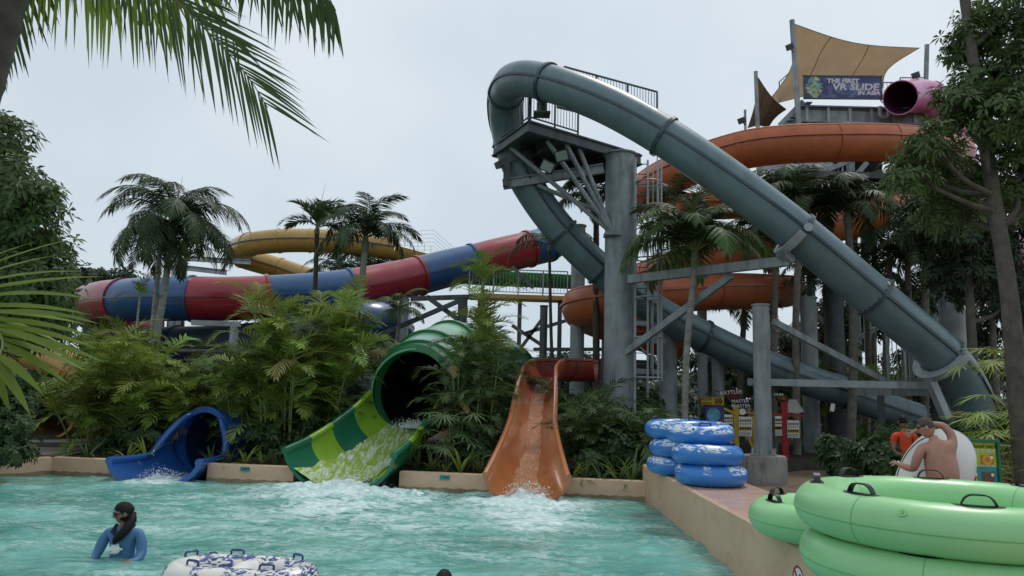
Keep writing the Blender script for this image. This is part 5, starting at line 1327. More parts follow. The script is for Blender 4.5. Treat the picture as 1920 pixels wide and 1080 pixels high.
for x, y, t in tips:
    k = min(int(t * (len(rc) - 1)), len(rc) - 1); q = rc[k]; e = at(x, y, 3.7 + rnd.uniform(-.35, .35)); d = e - q
    leaflet(mb, q, d + Z * .12 * d.length, V((0, -.6, .8)), d.length * 1.02, .045, .28, 5)
mb.build('frond', ['leaf_bright', 'rachis'], bp_)
# ------------------------------------------------------------------ wooden deck at left
dk = [at(30, 866, 17.2), at(130, 800, 21.5)]
mb = MB(); kind(mb.add([(-16, 16.6, .36), (-9.9, 17.0, .36), (-11, 23, .36), (-18, 23, .36)], [(0, 1, 2, 3)]) or mb.build('wooden_deck', 'wood'), 'structure')
deck = bpy.data.objects['wooden_deck']
pm = MB().box((0, 0, 0), (6.2, .17, .03)).mesh('plank', 'wood')
for k in range(34):
    o = link('plank', pm, deck); o.location = (-13.2 - .03 * k, 16.95 + .19 * k, .385)
# ------------------------------------------------------------------ inner tubes
def band_pattern(name, base, ink, ang0=0.0, scale=1.0, cover=.5):
    """printed wave pattern on the upper side of a tube"""
    m = bpy.data.materials.new(name); m.use_nodes = True; n, l = m.node_tree.nodes, m.node_tree.links
    b = n['Principled BSDF']; b.inputs['Roughness'].default_value = .32; b.inputs['Coat Weight'].default_value = .2
    tc = n.new('ShaderNodeTexCoord'); mp = n.new('ShaderNodeMapping'); mp.inputs['Scale'].default_value = (7 * scale, 7 * scale, 26 * scale)
    l.new(tc.outputs['Object'], mp.inputs[0])
    no = n.new('ShaderNodeTexNoise'); no.inputs['Scale'].default_value = 1.0; no.inputs['Detail'].default_value = 2.5; no.inputs['Distortion'].default_value = 1.2; l.new(mp.outputs[0], no.inputs['Vector'])
    st = n.new('ShaderNodeMapRange'); st.inputs[1].default_value = .485; st.inputs[2].default_value = .515; l.new(no.outputs[0], st.inputs[0])
    # large lobes: where the print lies round the ring
    n2 = n.new('ShaderNodeTexNoise'); n2.inputs['Scale'].default_value = 2.1; n2.inputs['Detail'].default_value = 1; l.new(tc.outputs['Object'], n2.inputs['Vector'])
    s2 = n.new('ShaderNodeMapRange'); s2.inputs[1].default_value = .55 - .12 * cover; s2.inputs[2].default_value = .58 - .12 * cover; l.new(n2.outputs[0], s2.inputs[0])
    sx = n.new('ShaderNodeSeparateXYZ'); l.new(tc.outputs['Object'], sx.inputs[0])
    s3 = n.new('ShaderNodeMapRange'); s3.inputs[1].default_value = .03; s3.inputs[2].default_value = .05; l.new(sx.outputs['Z'], s3.inputs[0])
    a = n.new('ShaderNodeMath'); a.operation = 'MULTIPLY'; l.new(st.outputs[0], a.inputs[0]); l.new(s2.outputs[0], a.inputs[1])
    a2 = n.new('ShaderNodeMath'); a2.operation = 'MULTIPLY'; l.new(a.outputs[0], a2.inputs[0]); l.new(s3.outputs[0], a2.inputs[1])
    mx = n.new('ShaderNodeMix'); mx.data_type = 'RGBA'; mx.inputs[6].default_value = (*base, 1); mx.inputs[7].default_value = (*ink, 1)
    l.new(a2.outputs[0], mx.inputs[0]); l.new(mx.outputs[2], b.inputs['Base Color']); MATS[name] = m
band_pattern('blue_print', (.03, .19, .56), (.66, .72, .76), cover=.55); band_pattern('white_print', (.68, .67, .62), (.03, .06, .22), scale=1.3, cover=.75)
bt_mesh = torus(MB(), (0, 0, 0), .40, .155, n=56, m=22, bulge=lambda a, b: 1 - .012 * max(0, math.sin(a * 28)) * (1 if math.sin(b) < .4 else .3)).mesh('tube_ring', 'blue_print', 180)
def handle(root, c, d, up, w=.17, h=.05, m='tube_navy', local=True):
    x = V(d).normalized(); u = V(up).normalized(); c = V(c)
    mb = MB(); mb.tube([c - x * w / 2 - u * .02, c - x * w / 2 + u * h * .8, c - x * w * .4 + u * h, c + x * w * .4 + u * h, c + x * w / 2 + u * h * .8, c + x * w / 2 - u * .02], .014, 6)
    mb.build('handle', m, root, 60)
def blue_tube(px, py, Y, z, tilt, rz, label):
    p = at(px, py, Y); loc = V((p.x, p.y, z))
    root = thing('blue_inner_tube', label, 'inner tube', loc, 'blue inner tubes stacked on the ledge'); LOCAL.add(root.name)
    o = link('tube_ring', bt_mesh, root); root.rotation_euler = (tilt[0], tilt[1], rz)
    for a in (.6, 3.7):
        handle(root, (.40 * math.cos(a), .40 * math.sin(a), .15), (-math.sin(a), math.cos(a), 0), Z)
    mb = MB(); mb.cyl((.5, .1, .10), (.515, .1, .12), .018, n=10); mb.build('valve', 'tube_navy', root)
blue_tube(1333, 886, 11.9, LZ + .158, (0, 0), .3, 'lowest blue tube of the front stack on the ledge')
blue_tube(1326, 853, 11.95, LZ + .158 + .30, (.03, .02), 2.0, 'middle blue tube of the front stack on the ledge')
blue_tube(1311, 817, 12.25, LZ + .158 + .615, (-.02, .07), 4.1, 'topmost blue tube of the front stack with white wave print')
blue_tube(1272, 886, 13.4, LZ + .158, (0, 0), 1.2, 'lowest blue tube of the rear stack on the ledge')
blue_tube(1277, 853, 13.35, LZ + .158 + .30, (.02, .0), 3.1, 'middle blue tube of the rear stack on the ledge')
blue_tube(1268, 817, 13.5, LZ + .158 + .615, (.03, .03), 5.1, 'topmost blue tube of the rear stack near the pool corner')

def green_raft(c, Rj, rn, nh, label, seed, rz=0.0, valve=None):
    root = thing('green_raft_tube', label, 'raft', c, 'green raft tubes stacked on the ledge'); LOCAL.add(root.name); root.rotation_euler = (0, 0, rz)
    mb = torus(MB(), (0, 0, 0), Rj, rn, n=96, m=30, bulge=lambda a, b: 1 - .01 * math.exp(-((math.sin(a * 4)) / .05) ** 2)); ro = mb.build('tube_ring', 'tube_green', root, 180)
    mb = MB(); mb.tube([V(((Rj + rn * 1.001) * math.cos(a), (Rj + rn * 1.001) * math.sin(a), -.012)) for a in [6.28319 * i / 96 for i in range(97)]], .0045, 5, caps=False); mb.build('side_seam', 'tube_seam', ro, 180)
    for k in range(4):
        a = k * math.pi / 2 + .35
        mb = MB(); mb.tube([V(((Rj + rn * 1.0 * math.cos(b)) * math.cos(a), (Rj + rn * 1.0 * math.cos(b)) * math.sin(a), rn * 1.0 * math.sin(b))) for b in [6.28319 * i / 30 for i in range(31)]], .0035, 4, caps=False); mb.build('weld_seam', 'tube_seam', ro, 180)
    mb = MB(); mb.cyl((0, 0, -rn * .55), (0, 0, -rn * .5), Rj, n=48); mb.build('raft_floor', 'tube_green', root, 60)
    for k in range(nh):
        a = k * 2 * math.pi / nh + .3; e = V((math.cos(a), math.sin(a), 0)); tg = V((-math.sin(a), math.cos(a), 0)); c0 = e * Rj + Z * rn
        # base patch follows the round of the tube
        mb = MB(); rings = []
        for i in range(13):
            s_ = -1 + 2 * i / 12; hw = .05 * math.sqrt(max(0, 1 - abs(s_) ** 3)) + .002; aa = a + s_ * .155 / Rj
            ee = V((math.cos(aa), math.sin(aa), 0)); rings.append([ee * (Rj + rn * 1.015 * math.sin(q)) + Z * (rn * 1.015 * math.cos(q)) for q in [hw / rn * f for f in (-1, -.5, 0, .5, 1)]])
        mb.loft(rings, False); pt = mb.build('handle_patch', 'black_rubber', root, 60)
        pts = []
        for i in range(11):
            s_ = -1 + 2 * i / 10; aa = a + s_ * .1 / Rj; pts.append(V((math.cos(aa), math.sin(aa), 0)) * Rj + Z * (rn * 1.0 + .062 * (1 - s_ ** 4) + .004))
        mb = MB(); fr = frames(pts); sweep(mb, fr, [(-.024, -.004), (.024, -.004), (.024, .004), (-.024, .004)]); mb.build('handle_strap', 'black_rubber', pt, 40)
    if valve is not None:
        a = valve; b = R_(35); p = V(((Rj + rn * math.cos(b)) * math.cos(a), (Rj + rn * math.cos(b)) * math.sin(a), rn * math.sin(b))); d = V((math.cos(b) * math.cos(a), math.cos(b) * math.sin(a), math.sin(b)))
        mb = MB(); mb.cyl(p, p + d * .008, .028, n=20); v_ = mb.build('valve', 'tube_green', root, 50); mb = MB(); mb.cyl(p + d * .006, p + d * .012, .013, n=14); mb.build('valve_plug', 'tube_seam', v_)
RX = at(1510, 965, 5.75).x + 1.1
green_raft(V((RX, 5.75, 1.2)), .935, .173, 8, 'topmost green raft tube with black handles at lower right', 1, .12, valve=R_(218))
green_raft(V((RX + .02, 5.72, .858)), .935, .173, 8, 'lower green raft tube of the stack at lower right', 2, .5)
green_raft(V((at(1420, 980, 7.4).x + .78, 7.55, LZ + .18)), .60, .175, 6, 'smaller green raft tube behind and left of the green stack', 3, .9)
# white and blue print raft behind the green stack
wl_ = thing('white_raft_tube', 'white tube with blue print behind the green rafts', 'raft', V((at(1890, 915, 8.0).x, 8.0, LZ + .3)), None); LOCAL.add(wl_.name)
torus(MB(), (0, 0, 0), .55, .18).build('tube_ring', 'white_print', wl_, 180); handle(wl_, (0, -.55, .18), (1, 0, 0), Z)
# floating double tube in the foreground
fc = V((at(454, 1075, 7.8).x, 7.78, .1))
fl = thing('floating_double_tube', 'white double tube with navy print floating in the foreground', 'inner tube', fc); LOCAL.add(fl.name); fl.rotation_euler = (0, 0, -.12); fl.scale = (.82, .82, .9)
mb = MB()
def fig8(i, n=80):
    a = 6.28319 * i / n; return V((.78 * math.cos(a), (.42 + .06 * math.cos(2 * a)) * math.sin(a), 0))
P = [fig8(i) for i in range(80)]
rings = []
for i in range(81):
    p = fig8(i); t = (fig8(i + .5) - fig8(i - .5)).normalized(); s_ = t.cross(Z)
    rings.append([p + s_ * (.19 * math.cos(b)) + Z * (.19 * math.sin(b)) for b in [6.28319 * k / 22 for k in range(22)]])
mb.loft(rings, True); mb.build('tube_ring', 'white_print', fl, 180)
mb = MB(); mb.tube([V((0.02, y, .03 - .1 * abs(y))) for y in [-.5 + .1 * i for i in range(11)]], [.1, .13, .15, .16, .16, .16, .16, .16, .15, .13, .1], 18); mb.build('centre_divider', 'tube_white', fl, 180)
for i in (9, 24, 36, 52, 68):
    p = fig8(i); t = (fig8(i + .5) - fig8(i - .5)).normalized(); handle(fl, p + Z * .185, t, Z, .16, .055, 'tube_navy')
mb = MB()
q = V((-.5, .22, .222)); 
for k in range(3):
    mb.beam(q + V((-.05 + .02 * k, -.03 * k, 0)), q + V((0.0 + .02 * k, .05 - .03 * k, .0)), .012, .004); mb.beam(q + V((.0 + .02 * k, .05 - .03 * k, 0)), q + V((.06 + .02 * k, -.01 - .03 * k, 0)), .012, .004)
mb.build('arrow_print', 'tube_navy', fl)

# ------------------------------------------------------------------ ride signs
SY = 24.5
def board(root, px0, py0, px1, py1, m, Y=SY, th=.05, name='panel', dy=0):
    a, b = at(px0, py0, Y + dy), at(px1, py1, Y + dy); mb = MB(); mb.box(((a.x + b.x) / 2, Y + dy, (a.z + b.z) / 2), (abs(b.x - a.x), th, abs(a.z - b.z))); return mb.build(name, m, root)
FC = Matrix((V((1, 0, 0)), Z, V((0, -1, 0)))).transposed()
def txt(root, s, size, px, py, m, Y=SY, dy=-.06, sx=1.0, rot=0.0): return text(s, size, at(px, py, Y + dy), FC @ Matrix.Rotation(rot, 3, 'Z'), m, root, ext=.006, sx=sx)
def gb(px, Y): return V((at(px, 780, Y).x, Y, GZ))
def info_card(root, px0, py0, px1, py1, dy, top='white_paint'):
    b = board(root, px0, py0, px1, py1, top, dy=dy, th=.03, name='info_card'); h = py1 - py0; w = px1 - px0
    board(b, px0 + w * .04, py0 + h * .5, px1 - w * .04, py0 + h * .72, 'sign_yellow', dy=dy - .02, th=.01, name='caution_band'); board(b, px0 + w * .08, py0 + h * .76, px1 - w * .08, py0 + h * .95, 'sign_grey', dy=dy - .02, th=.01, name='small_print')
    for r_i, y in ((0, .2), (1, .37), (2, .6)):
        for k in range(5):
            x = px0 + w * (.14 + .18 * k); s_ = h * (.055 if r_i != 1 else .03)
            board(b, x - s_ * .8, py0 + h * y - s_, x + s_ * .8, py0 + h * y + s_, 'sign_black' if r_i else ('sign_orange' if k % 2 else 'sign_green'), dy=dy - .028, th=.008, name='pictogram')
    return b
s1 = thing('arrow_sign', 'yellow sign with black triple arrow above a purple poster', 'sign', gb(1340, SY))
board(s1, 1314, 744, 1357, 760, 'sign_yellow', name='arrow_panel'); txt(s1, 'NOW', .15, 1323, 748, 'sign_black', sx=1.1); txt(s1, 'TICKETBOX', .09, 1323, 756, 'sign_black', sx=.9)
for k in range(3):
    x = 1340 + 5 * k; mb = MB(); a, b, c = at(x, 746.5, SY - .04), at(x + 4, 752, SY - .04), at(x, 757.5, SY - .04); mb.beam(a, b, .02, .05 + .015 * k, up=(0, -1, 0)); mb.beam(b, c, .02, .05 + .015 * k, up=(0, -1, 0)); mb.build('arrow', 'sign_black', s1)
board(s1, 1322, 761, 1358, 806, 'sign_purple', name='poster')
mb = MB(); mb.disc_prism(at(1338, 778, SY - .035), (0, -1, 0), circ(.22, 28), .01); mb.build('poster_dome', 'sign_cyan', s1)
mb = MB(); mb.beam(at(1326, 798, SY - .04), at(1357, 788, SY - .04), .02, .07, up=(0, -1, 0)); mb.build('poster_swoosh', 'sign_yellow', s1)
for px in (1324, 1356): mb = MB(); q = at(px, 806, SY + .05); mb.beam((q.x, q.y, GZ), (q.x, q.y, at(px, 745, SY).z), .06, .06); mb.build('sign_post', 'sign_black', s1)
s2 = thing('ride_rules_sign', 'yellow framed ride sign with white lettering and rule cards', 'sign', gb(1395, SY))
mb = MB(); mb.disc_prism(at(1373, 741, SY + .05), (0, -1, 0), [(x * 1.25, y * (1 + .2 * math.sin(5 * i))) for i, (x, y) in enumerate(circ(.19, 18))], .05); mb.build('rattler_board', 'sign_maroon', s2)
txt(s2, 'RATTLER', .17, 1371, 736, 'white_paint', sx=1.05, rot=.1); txt(s2, 'MASTER', .15, 1388, 752.5, 'white_paint', sx=1.05, rot=.05); txt(s2, 'BLASTER', .15, 1389, 761, 'white_paint', sx=1.05)
board(s2, 1374, 748, 1404, 766, 'sign_black', dy=.05, name='master_board')
mb = MB(); mb.disc_prism(at(1392, 772, SY - .06), (0, -1, 0), circ(.105, 24), .03); mb.build('roundel', 'white_paint', s2)
def bar(root, pts, w, m, dy=0.0, name='frame_bar'):
    for a, b in zip(pts, pts[1:]): mb = MB(); mb.beam(at(*a, SY + dy), at(*b, SY + dy), .07, w, up=(0, -1, 0.001)); mb.build(name, m, root)
mb = MB(); mb.box(((at(1380, 800, SY).x), SY, at(1380, 805, SY).z), (.17, .09, at(1380, 768, SY).z - at(1380, 842, SY).z + .3)); mb.build('frame_bar', 'sign_yellow', s2)
bar(s2, [(1357, 766), (1376, 775), (1384, 780)], .13, 'sign_yellow'); bar(s2, [(1384, 776), (1402, 773), (1418, 776)], .1, 'sign_orange'); bar(s2, [(1411, 780), (1416, 850)], .07, 'sign_yellow'); bar(s2, [(1403, 820), (1416, 850)], .07, 'sign_yellow')
info_card(s2, 1358, 777, 1374, 811, -.05); info_card(s2, 1385, 781, 1410, 818, -.07); txt(s2, 'VR', .1, 1412, 776, 'sign_yellow', dy=-.09)
s3 = thing('ride_rules_sign', 'dark red ride sign with rule cards right of the footed column', 'sign', gb(1480, SY))
mb = MB(); q = at(1471, 790, SY); mb.box((q.x, SY, (GZ + at(1471, 750, SY).z) / 2), (.2, .09, at(1471, 750, SY).z - GZ)); mb.build('frame_bar', 'sign_red', s3)
bar(s3, [(1440, 776), (1504, 780)], .1, 'sign_red'); mb = MB(); mb.disc_prism(at(1465, 745, SY - .05), (0, -1, 0), [(x * 1.3, y) for x, y in circ(.15, 20)], .03); mb.build('title_board', 'sign_black', s3)
txt(s3, 'INNER', .11, 1460, 740, 'white_paint', dy=-.08); txt(s3, 'TUBE', .13, 1466, 747, 'sign_orange', dy=-.08)
info_card(s3, 1453, 780, 1466, 817, -.06); info_card(s3, 1476, 788, 1499, 821, -.06)
mb = MB(); c = at(1490, 762, SY - .02); mb.disc_prism(c, (0, -1, 0), [(-.3, -.2), (-.18, .22), (.05, .22), (.3, -.15), (.1, -.22)], .04); mb.build('picture_board', 'sign_grey', s3)
# notice board by the tree
NY = 12.2
A_, B_ = at(1802, 824, NY), at(1868, 829, NY)
nb = thing('notice_board', 'green framed notice board showing the tube guide', 'sign', V(((A_.x + B_.x) / 2, NY, GZ)))
def nq(u, v, d=0): return V((A_.x + (B_.x - A_.x) * u, NY - d, A_.z + (at(1802, 905, NY).z - A_.z) * v))
def nbox(u0, v0, u1, v1, d, th, m, name, root=nb):
    a, b = nq(u0, v0, d), nq(u1, v1, d); mb = MB(); mb.box((a + b) / 2, (abs(b.x - a.x), th, abs(b.z - a.z))); return mb.build(name, m, root)
pn = nbox(-.05, .06, .95, 1.1, 0, .04, 'sign_lime', 'panel'); nbox(-.05, .62, .95, 1.1, .022, .01, 'sign_teal', 'lower_field', pn)
for a, b in (((-.09, -.02), (1.04, .05)), ((-.09, 1.1), (1.04, 1.17))): nbox(*a, *b, .02, .09, 'sign_green', 'frame_rail')
for u in (-.1, .96): nbox(u, .05, u + .07, 1.75, .02, .08, 'sign_green', 'frame_post')
text('การเลือกห่วงยาง', .085, nq(.52, .15, .03), FC, 'sign_black', pn, ext=.003); text('TUBE GUIDE', .08, nq(.52, .255, .03), FC, 'white_paint', pn, ext=.003, shear=.1)
for u, v, m, s_ in ((.2, .46, 'sign_blue', 'SUPER BOWL'), (.68, .46, 'sign_orange', 'INNER TUBE'), (.2, .86, 'sign_yellow', ''), (.68, .86, 'sign_green', '')):
    p = nbox(u - .17, v - .12, u + .17, v + .1, .03, .008, m, 'tube_picture', pn)
    mb = torus(MB(), nq(u, v, .034), .06, .02, Matrix.Rotation(math.pi / 2, 3, 'X'), 20, 8, squash=.2); mb.build('tube_icon', 'sign_red' if m != 'sign_orange' else 'sign_yellow', p)
    mb = MB(); mb.disc_prism(nq(u + .12, v - .06, .036), (0, -1, 0), circ(.025, 14), .004); mb.build('number_disc', 'white_paint', p)
    if s_: text(s_, .042, nq(u, v + .13, .036), FC, 'white_paint', pn, ext=.002)
# ------------------------------------------------------------------ people
def body(name, J, E, mats, groups, parent=None, root='pelvis', extra=None, sub=2):
    """skinned figure: J joint -> (pos, radius); E list of (a, b, group); groups map to material index"""
    names = list(J); idx = {k: i for i, k in enumerate(names)}
    me = bpy.data.meshes.new(name); me.from_pydata([tuple(J[k][0]) for k in names], [(idx[a], idx[b]) for a, b, g in E], [])
    o = bpy.data.objects.new(name, me); COL.objects.link(o)
    md = o.modifiers.new('skin', 'SKIN'); md.use_smooth_shade = True; md.branch_smoothing = .6
    sv = me.skin_vertices[0].data
    for k in names:
        r = J[k][1]; sv[idx[k]].radius = (r, r) if not hasattr(r, '__len__') else r; sv[idx[k]].use_root = (k == root)
    ss = o.modifiers.new('sub', 'SUBSURF'); ss.levels = sub; ss.render_levels = sub
    bpy.context.view_layer.update(); dg = bpy.context.evaluated_depsgraph_get()
    m2 = bpy.data.meshes.new_from_object(o.evaluated_get(dg)); bpy.data.objects.remove(o)
    m2.materials.clear()
    for m in mats: m2.materials.append(MATS[m])
    segs = [(V(J[a][0]), V(J[b][0]), g) for a, b, g in E]
    for p in m2.polygons:
        c = p.center; best = 1e9; gi = 0
        for a, b, g in segs:
            ab = b - a; t = max(0, min(1, (c - a).dot(ab) / max(1e-9, ab.length_squared))); d = (c - a - ab * t).length
            if d < best: best, gi = d, g
        p.material_index = gi; p.use_smooth = True
    if extra:
        bm = bmesh.new(); bm.from_mesh(m2); t = extra; n0 = len(bm.verts)
        vs = [bm.verts.new(v) for v in t.v]
        for f, mi in zip(t.f, t.m):
            try: q = bm.faces.new([vs[i] for i in f]); q.material_index = mi; q.smooth = True
            except ValueError: pass
        bm.to_mesh(m2); bm.free()
    return link(name, m2, parent)
def hand(J, E, wrist, d, nrm, g, pre, curl=.5):
    """palm and five unequal fingers"""
    d = V(d).normalized(); nrm = V(nrm).normalized(); s_ = d.cross(nrm).normalized(); w = V(J[wrist][0])
    J[pre + 'palm'] = (w + d * .055, (.036, .02)); E.append((wrist, pre + 'palm', g))
    for k, (off, L) in enumerate(((-.03, .068), (-.01, .078), (.01, .074), (.03, .058))):
        a = w + d * .095 + s_ * off; b = a + (d - nrm * curl * .5).normalized() * L * .55; c = b + (d - nrm * curl * 1.5).normalized() * L * .5
        for i, (p, r) in enumerate(((a, .0105), (b, .0095), (c, .007))): J['%sf%d%d' % (pre, k, i)] = (p, r)
        E += [(pre + 'palm', '%sf%d0' % (pre, k), g), ('%sf%d0' % (pre, k), '%sf%d1' % (pre, k), g), ('%sf%d1' % (pre, k), '%sf%d2' % (pre, k), g)]
    a = w + d * .04 - s_ * .04; b = a + (d - s_ * .7 - nrm * .3).normalized() * .038; c = b + (d - nrm * .6).normalized() * .032
    for i, (p, r) in enumerate(((a, .012), (b, .011), (c, .008))): J['%st%d' % (pre, i)] = (p, r)
    E += [(pre + 'palm', pre + 't0', g), (pre + 't0', pre + 't1', g), (pre + 't1', pre + 't2', g)]
def head_mesh(c, face, mi_skin, sc=1.0, tilt=0.0):
    """head with brow, nose, lips, chin and ears; face = direction looked at"""
    face = V(face).normalized(); x = face.cross(Z).normalized(); u = x.cross(face); rot = Matrix((face, -x, u)).transposed()
    mb = MB(); c = V(c)
    def fn(d, q):
        f = d.x
        if f > .2:
            q = q.copy(); q.x += .012 * math.exp(-((d.z + .05) / .14) ** 2) * math.exp(-(d.y / .16) ** 2) * 2.2 * sc      # nose
            q.x -= .010 * math.exp(-((d.z - .12) / .1) ** 2) * math.exp(-((abs(d.y) - .35) / .18) ** 2) * sc                 # eye sockets
            q.x += .006 * math.exp(-((d.z + .48) / .07) ** 2) * math.exp(-(d.y / .25) ** 2) * sc                              # lips
            q.x += .012 * math.exp(-((d.z + .8) / .16) ** 2) * sc                                                              # chin
        if d.z < -.2: q = V((q.x * (1 - .1 * (-d.z)), q.y * (1 - .28 * (-d.z)), q.z))
        return q
    mb.ell(c, .098 * sc, .076 * sc, .118 * sc, 28, 22, mi_skin, rot, fn)
    for s_ in (-1, 1): mb.ell(c + rot @ V((-.005, s_ * .079 * sc, -.005)), .02 * sc, .009 * sc, .032 * sc, 8, 6, mi_skin, rot)
    return mb, rot
def hair_cap(root, c, rot, m, sc=1.0, low=-.15, front=.45, th=1.06, name='hair', back=0.0):
    mb = MB(); rings = []
    mb.ell(c, .098 * sc * th, .076 * sc * th, .118 * sc * th, 26, 20, 0, rot, lambda d, q: q * (1.0 if (d.z > low + (.62 if d.x > front - .25 else 0) * max(0, d.x + .2)) else .86) + V((-back * max(0, -d.x), 0, 0)))
    return mb.build(name, m, root, 180)

# woman in the pool
w0 = gz(228, 1042, 0); wx, wy = w0.x, w0.y
R0 = thing('person', 'person with black cap-like hair and blue rash guard standing in the pool', 'person', (wx, wy, -1.0))
J = {}; E = []
def jw(k, x, y, z, r): J[k] = (V((wx + x, wy + y, z)), r)
jw('pelvis', 0, .03, -.14, (.15, .115)); jw('waist', 0, .02, .02, (.175, .12)); jw('chest', 0, 0, .17, (.19, .125)); jw('upchest', 0, .01, .28, (.15, .095)); jw('neck', 0, 0, .345, .055); jw('neck2', -.01, -.01, .41, .05)
for s_, n_ in ((-1, 'l'), (1, 'r')):
    jw(n_ + 'sh', s_ * .175, .0, .275, .066); jw(n_ + 'up', s_ * .225, -.01, .17, .07); jw(n_ + 'el', s_ * .255, -.05, .04, .06); jw(n_ + 'fo', s_ * .25, -.15, -.02, .042); jw(n_ + 'wr', s_ * .21, -.24, -.035 + (.02 if s_ > 0 else -.02), .031)
    jw(n_ + 'hip', s_ * .09, .03, -.22, .09); jw(n_ + 'kn', s_ * .1, .0, -.6, .058); jw(n_ + 'an', s_ * .1, .04, -.94, .042); jw(n_ + 'toe', s_ * .11, -.12, -.97, .035)
E = [('pelvis', 'waist', 0), ('waist', 'chest', 0), ('chest', 'upchest', 0), ('upchest', 'neck', 0), ('neck', 'neck2', 1)]
for n_ in 'lr':
    E += [('upchest', n_ + 'sh', 0), (n_ + 'sh', n_ + 'up', 0), (n_ + 'up', n_ + 'el', 0), (n_ + 'el', n_ + 'fo', 0), (n_ + 'fo', n_ + 'wr', 0), ('pelvis', n_ + 'hip', 2), (n_ + 'hip', n_ + 'kn', 2), (n_ + 'kn', n_ + 'an', 2), (n_ + 'an', n_ + 'toe', 1)]
    hand(J, E, n_ + 'wr', (-.2 if n_ == 'r' else .3, -1, .05), (0, 0, 1), 1, n_, .4)
face = V((-.78, -.6, -.22)); hc = V((wx - .02, wy - .02, .485))
hm, hr = head_mesh(hc, face, 1, .98)
body('body', J, E, ['shirt_blue', 'skin_shade', 'cloth_black'], None, R0, extra=hm)
hair_cap(R0, hc + Z * .006, hr, 'hair', .98, -.1, .5, 1.12, back=.02)
mb = MB(); p0 = hc + hr @ V((-.09, 0, -.02)); mb.tube([p0, p0 + V((.02, -.03, -.08)), V((wx + .07, wy - .07, .33)), V((wx + .03, wy - .125, .26)), V((wx - .02, wy - .14, .2)), V((wx - .04, wy - .14, .16))], [.05, .06, .055, .05, .04, .012], 10); mb.build('long_hair', 'hair', R0, 180)
mb = MB(); mb.tube([V((wx + .11, wy + .02, .35)), V((wx + .08, wy - .09, .31)), V((wx + .0, wy - .13, .24)), V((wx - .08, wy - .1, .29)), V((wx - .09, wy + .0, .35))], [.02, .026, .03, .026, .02], 8); mb.build('black_scarf', 'cloth_black', R0, 180)
mb = MB()
for s_ in (-1, 1): mb.box(hc + hr @ V((.092, s_ * .034, .015)), (.012, .055, .042), hr); mb.beam(hc + hr @ V((.09, s_ * .062, .02)), hc + hr @ V((.0, s_ * .082, .02)), .008, .012)
mb.box(hc + hr @ V((.096, 0, .02)), (.008, .03, .01), hr); mb.build('sunglasses', 'black_rubber', R0)
mb = MB(); rn = random.Random(2)
for k in range(11):
    a = 6.283 * k / 11; c = V((wx - .02, wy - .128, .1)); mb.beam(c, c + V((.075 * math.cos(a) * rn.uniform(.7, 1.1), .004, .06 * math.sin(a) * rn.uniform(.7, 1.1))), .02, .016, up=(0, -1, 0))
mb.ell((wx - .02, wy - .112, .09), .055, .02, .05, 12, 8); mb.build('shirt_print', 'white_paint', R0)

# shirtless man beside the white tube
my = 9.9; mx = at(1764, 860, my).x
R1 = thing('person', 'shirtless person in dark shorts seen from behind holding a white tube', 'person', (mx, my, GZ))
J = {}; E = []
def jm(k, x, y, z, r): J[k] = (V((mx + x, my + y, z)), r)
jm('pelvis', .0, 0, .90, (.21, .16)); jm('belly', .0, -.03, 1.06, (.245, .19)); jm('waist', 0, -.02, 1.17, (.235, .175)); jm('chest', -.01, .0, 1.34, (.24, .16)); jm('upchest', -.02, .02, 1.47, (.17, .115)); jm('neck', -.045, .03, 1.545, .068); jm('neck2', -.08, .06, 1.60, .062)
jm('lsh', -.225, .02, 1.44, .08); jm('lup', -.285, .03, 1.32, .066); jm('lel', -.315, .08, 1.16, .052); jm('lfo', -.345, .22, 1.17, .048); jm('lwr', -.365, .36, 1.2, .034)
jm('rsh', .185, .02, 1.49, .08); jm('rup', .2, .06, 1.61, .062); jm('rel', .12, .12, 1.735, .05); jm('rfo', -.02, .2, 1.74, .045); jm('rwr', -.17, .26, 1.64, .034)
for s_, n_ in ((-1, 'l'), (1, 'r')):
    jm(n_ + 'hip', s_ * .105, 0, .82, .115); jm(n_ + 'kn', s_ * .12, -.02, .48, .07); jm(n_ + 'an', s_ * .13, .03, .06, .05); jm(n_ + 'toe', s_ * .15, .2, .01, .04)
E = [('pelvis', 'belly', 0), ('belly', 'waist', 0), ('waist', 'chest', 0), ('chest', 'upchest', 0), ('upchest', 'neck', 0), ('neck', 'neck2', 0)]
for n_ in 'lr':
    E += [('upchest', n_ + 'sh', 0), (n_ + 'sh', n_ + 'up', 0), (n_ + 'up', n_ + 'el', 0), (n_ + 'el', n_ + 'fo', 0), (n_ + 'fo', n_ + 'wr', 0), ('pelvis', n_ + 'hip', 0), (n_ + 'hip', n_ + 'kn', 0), (n_ + 'kn', n_ + 'an', 0), (n_ + 'an', n_ + 'toe', 0)]
hand(J, E, 'lwr', (-.25, .9, .15), (-.5, .0, .8), 0, 'l', .5); hand(J, E, 'rwr', (-.8, .3, -.5), (0, .6, -.6), 0, 'r', .8)
hc = V((mx - .125, my + .085, 1.70)); hm, hr = head_mesh(hc, V((-.85, .45, -.3)), 0, 1.08)
body('body', J, E, ['skin'], None, R1, extra=hm)
hair_cap(R1, hc + Z * .004, hr, 'hair_short', 1.08, -.2, .4, 1.03)
mb = MB()
for s_ in (-1, 1): mb.box(hc + hr @ V((.1, s_ * .036, .02)), (.012, .058, .04), hr); mb.beam(hc + hr @ V((.095, s_ * .066, .028)), hc + hr @ V((-.005, s_ * .088, .025)), .008, .012)
mb.build('sunglasses', 'black_rubber', R1)
mb = MB(); rings = []
for z, rx, ry in ((1.035, .262, .205), (.93, .25, .2), (.82, .255, .2), (.74, .255, .19)): rings.append([V((mx + rx * math.cos(a), my - .01 + ry * math.sin(a), z)) for a in [6.283 * k / 28 for k in range(28)]])
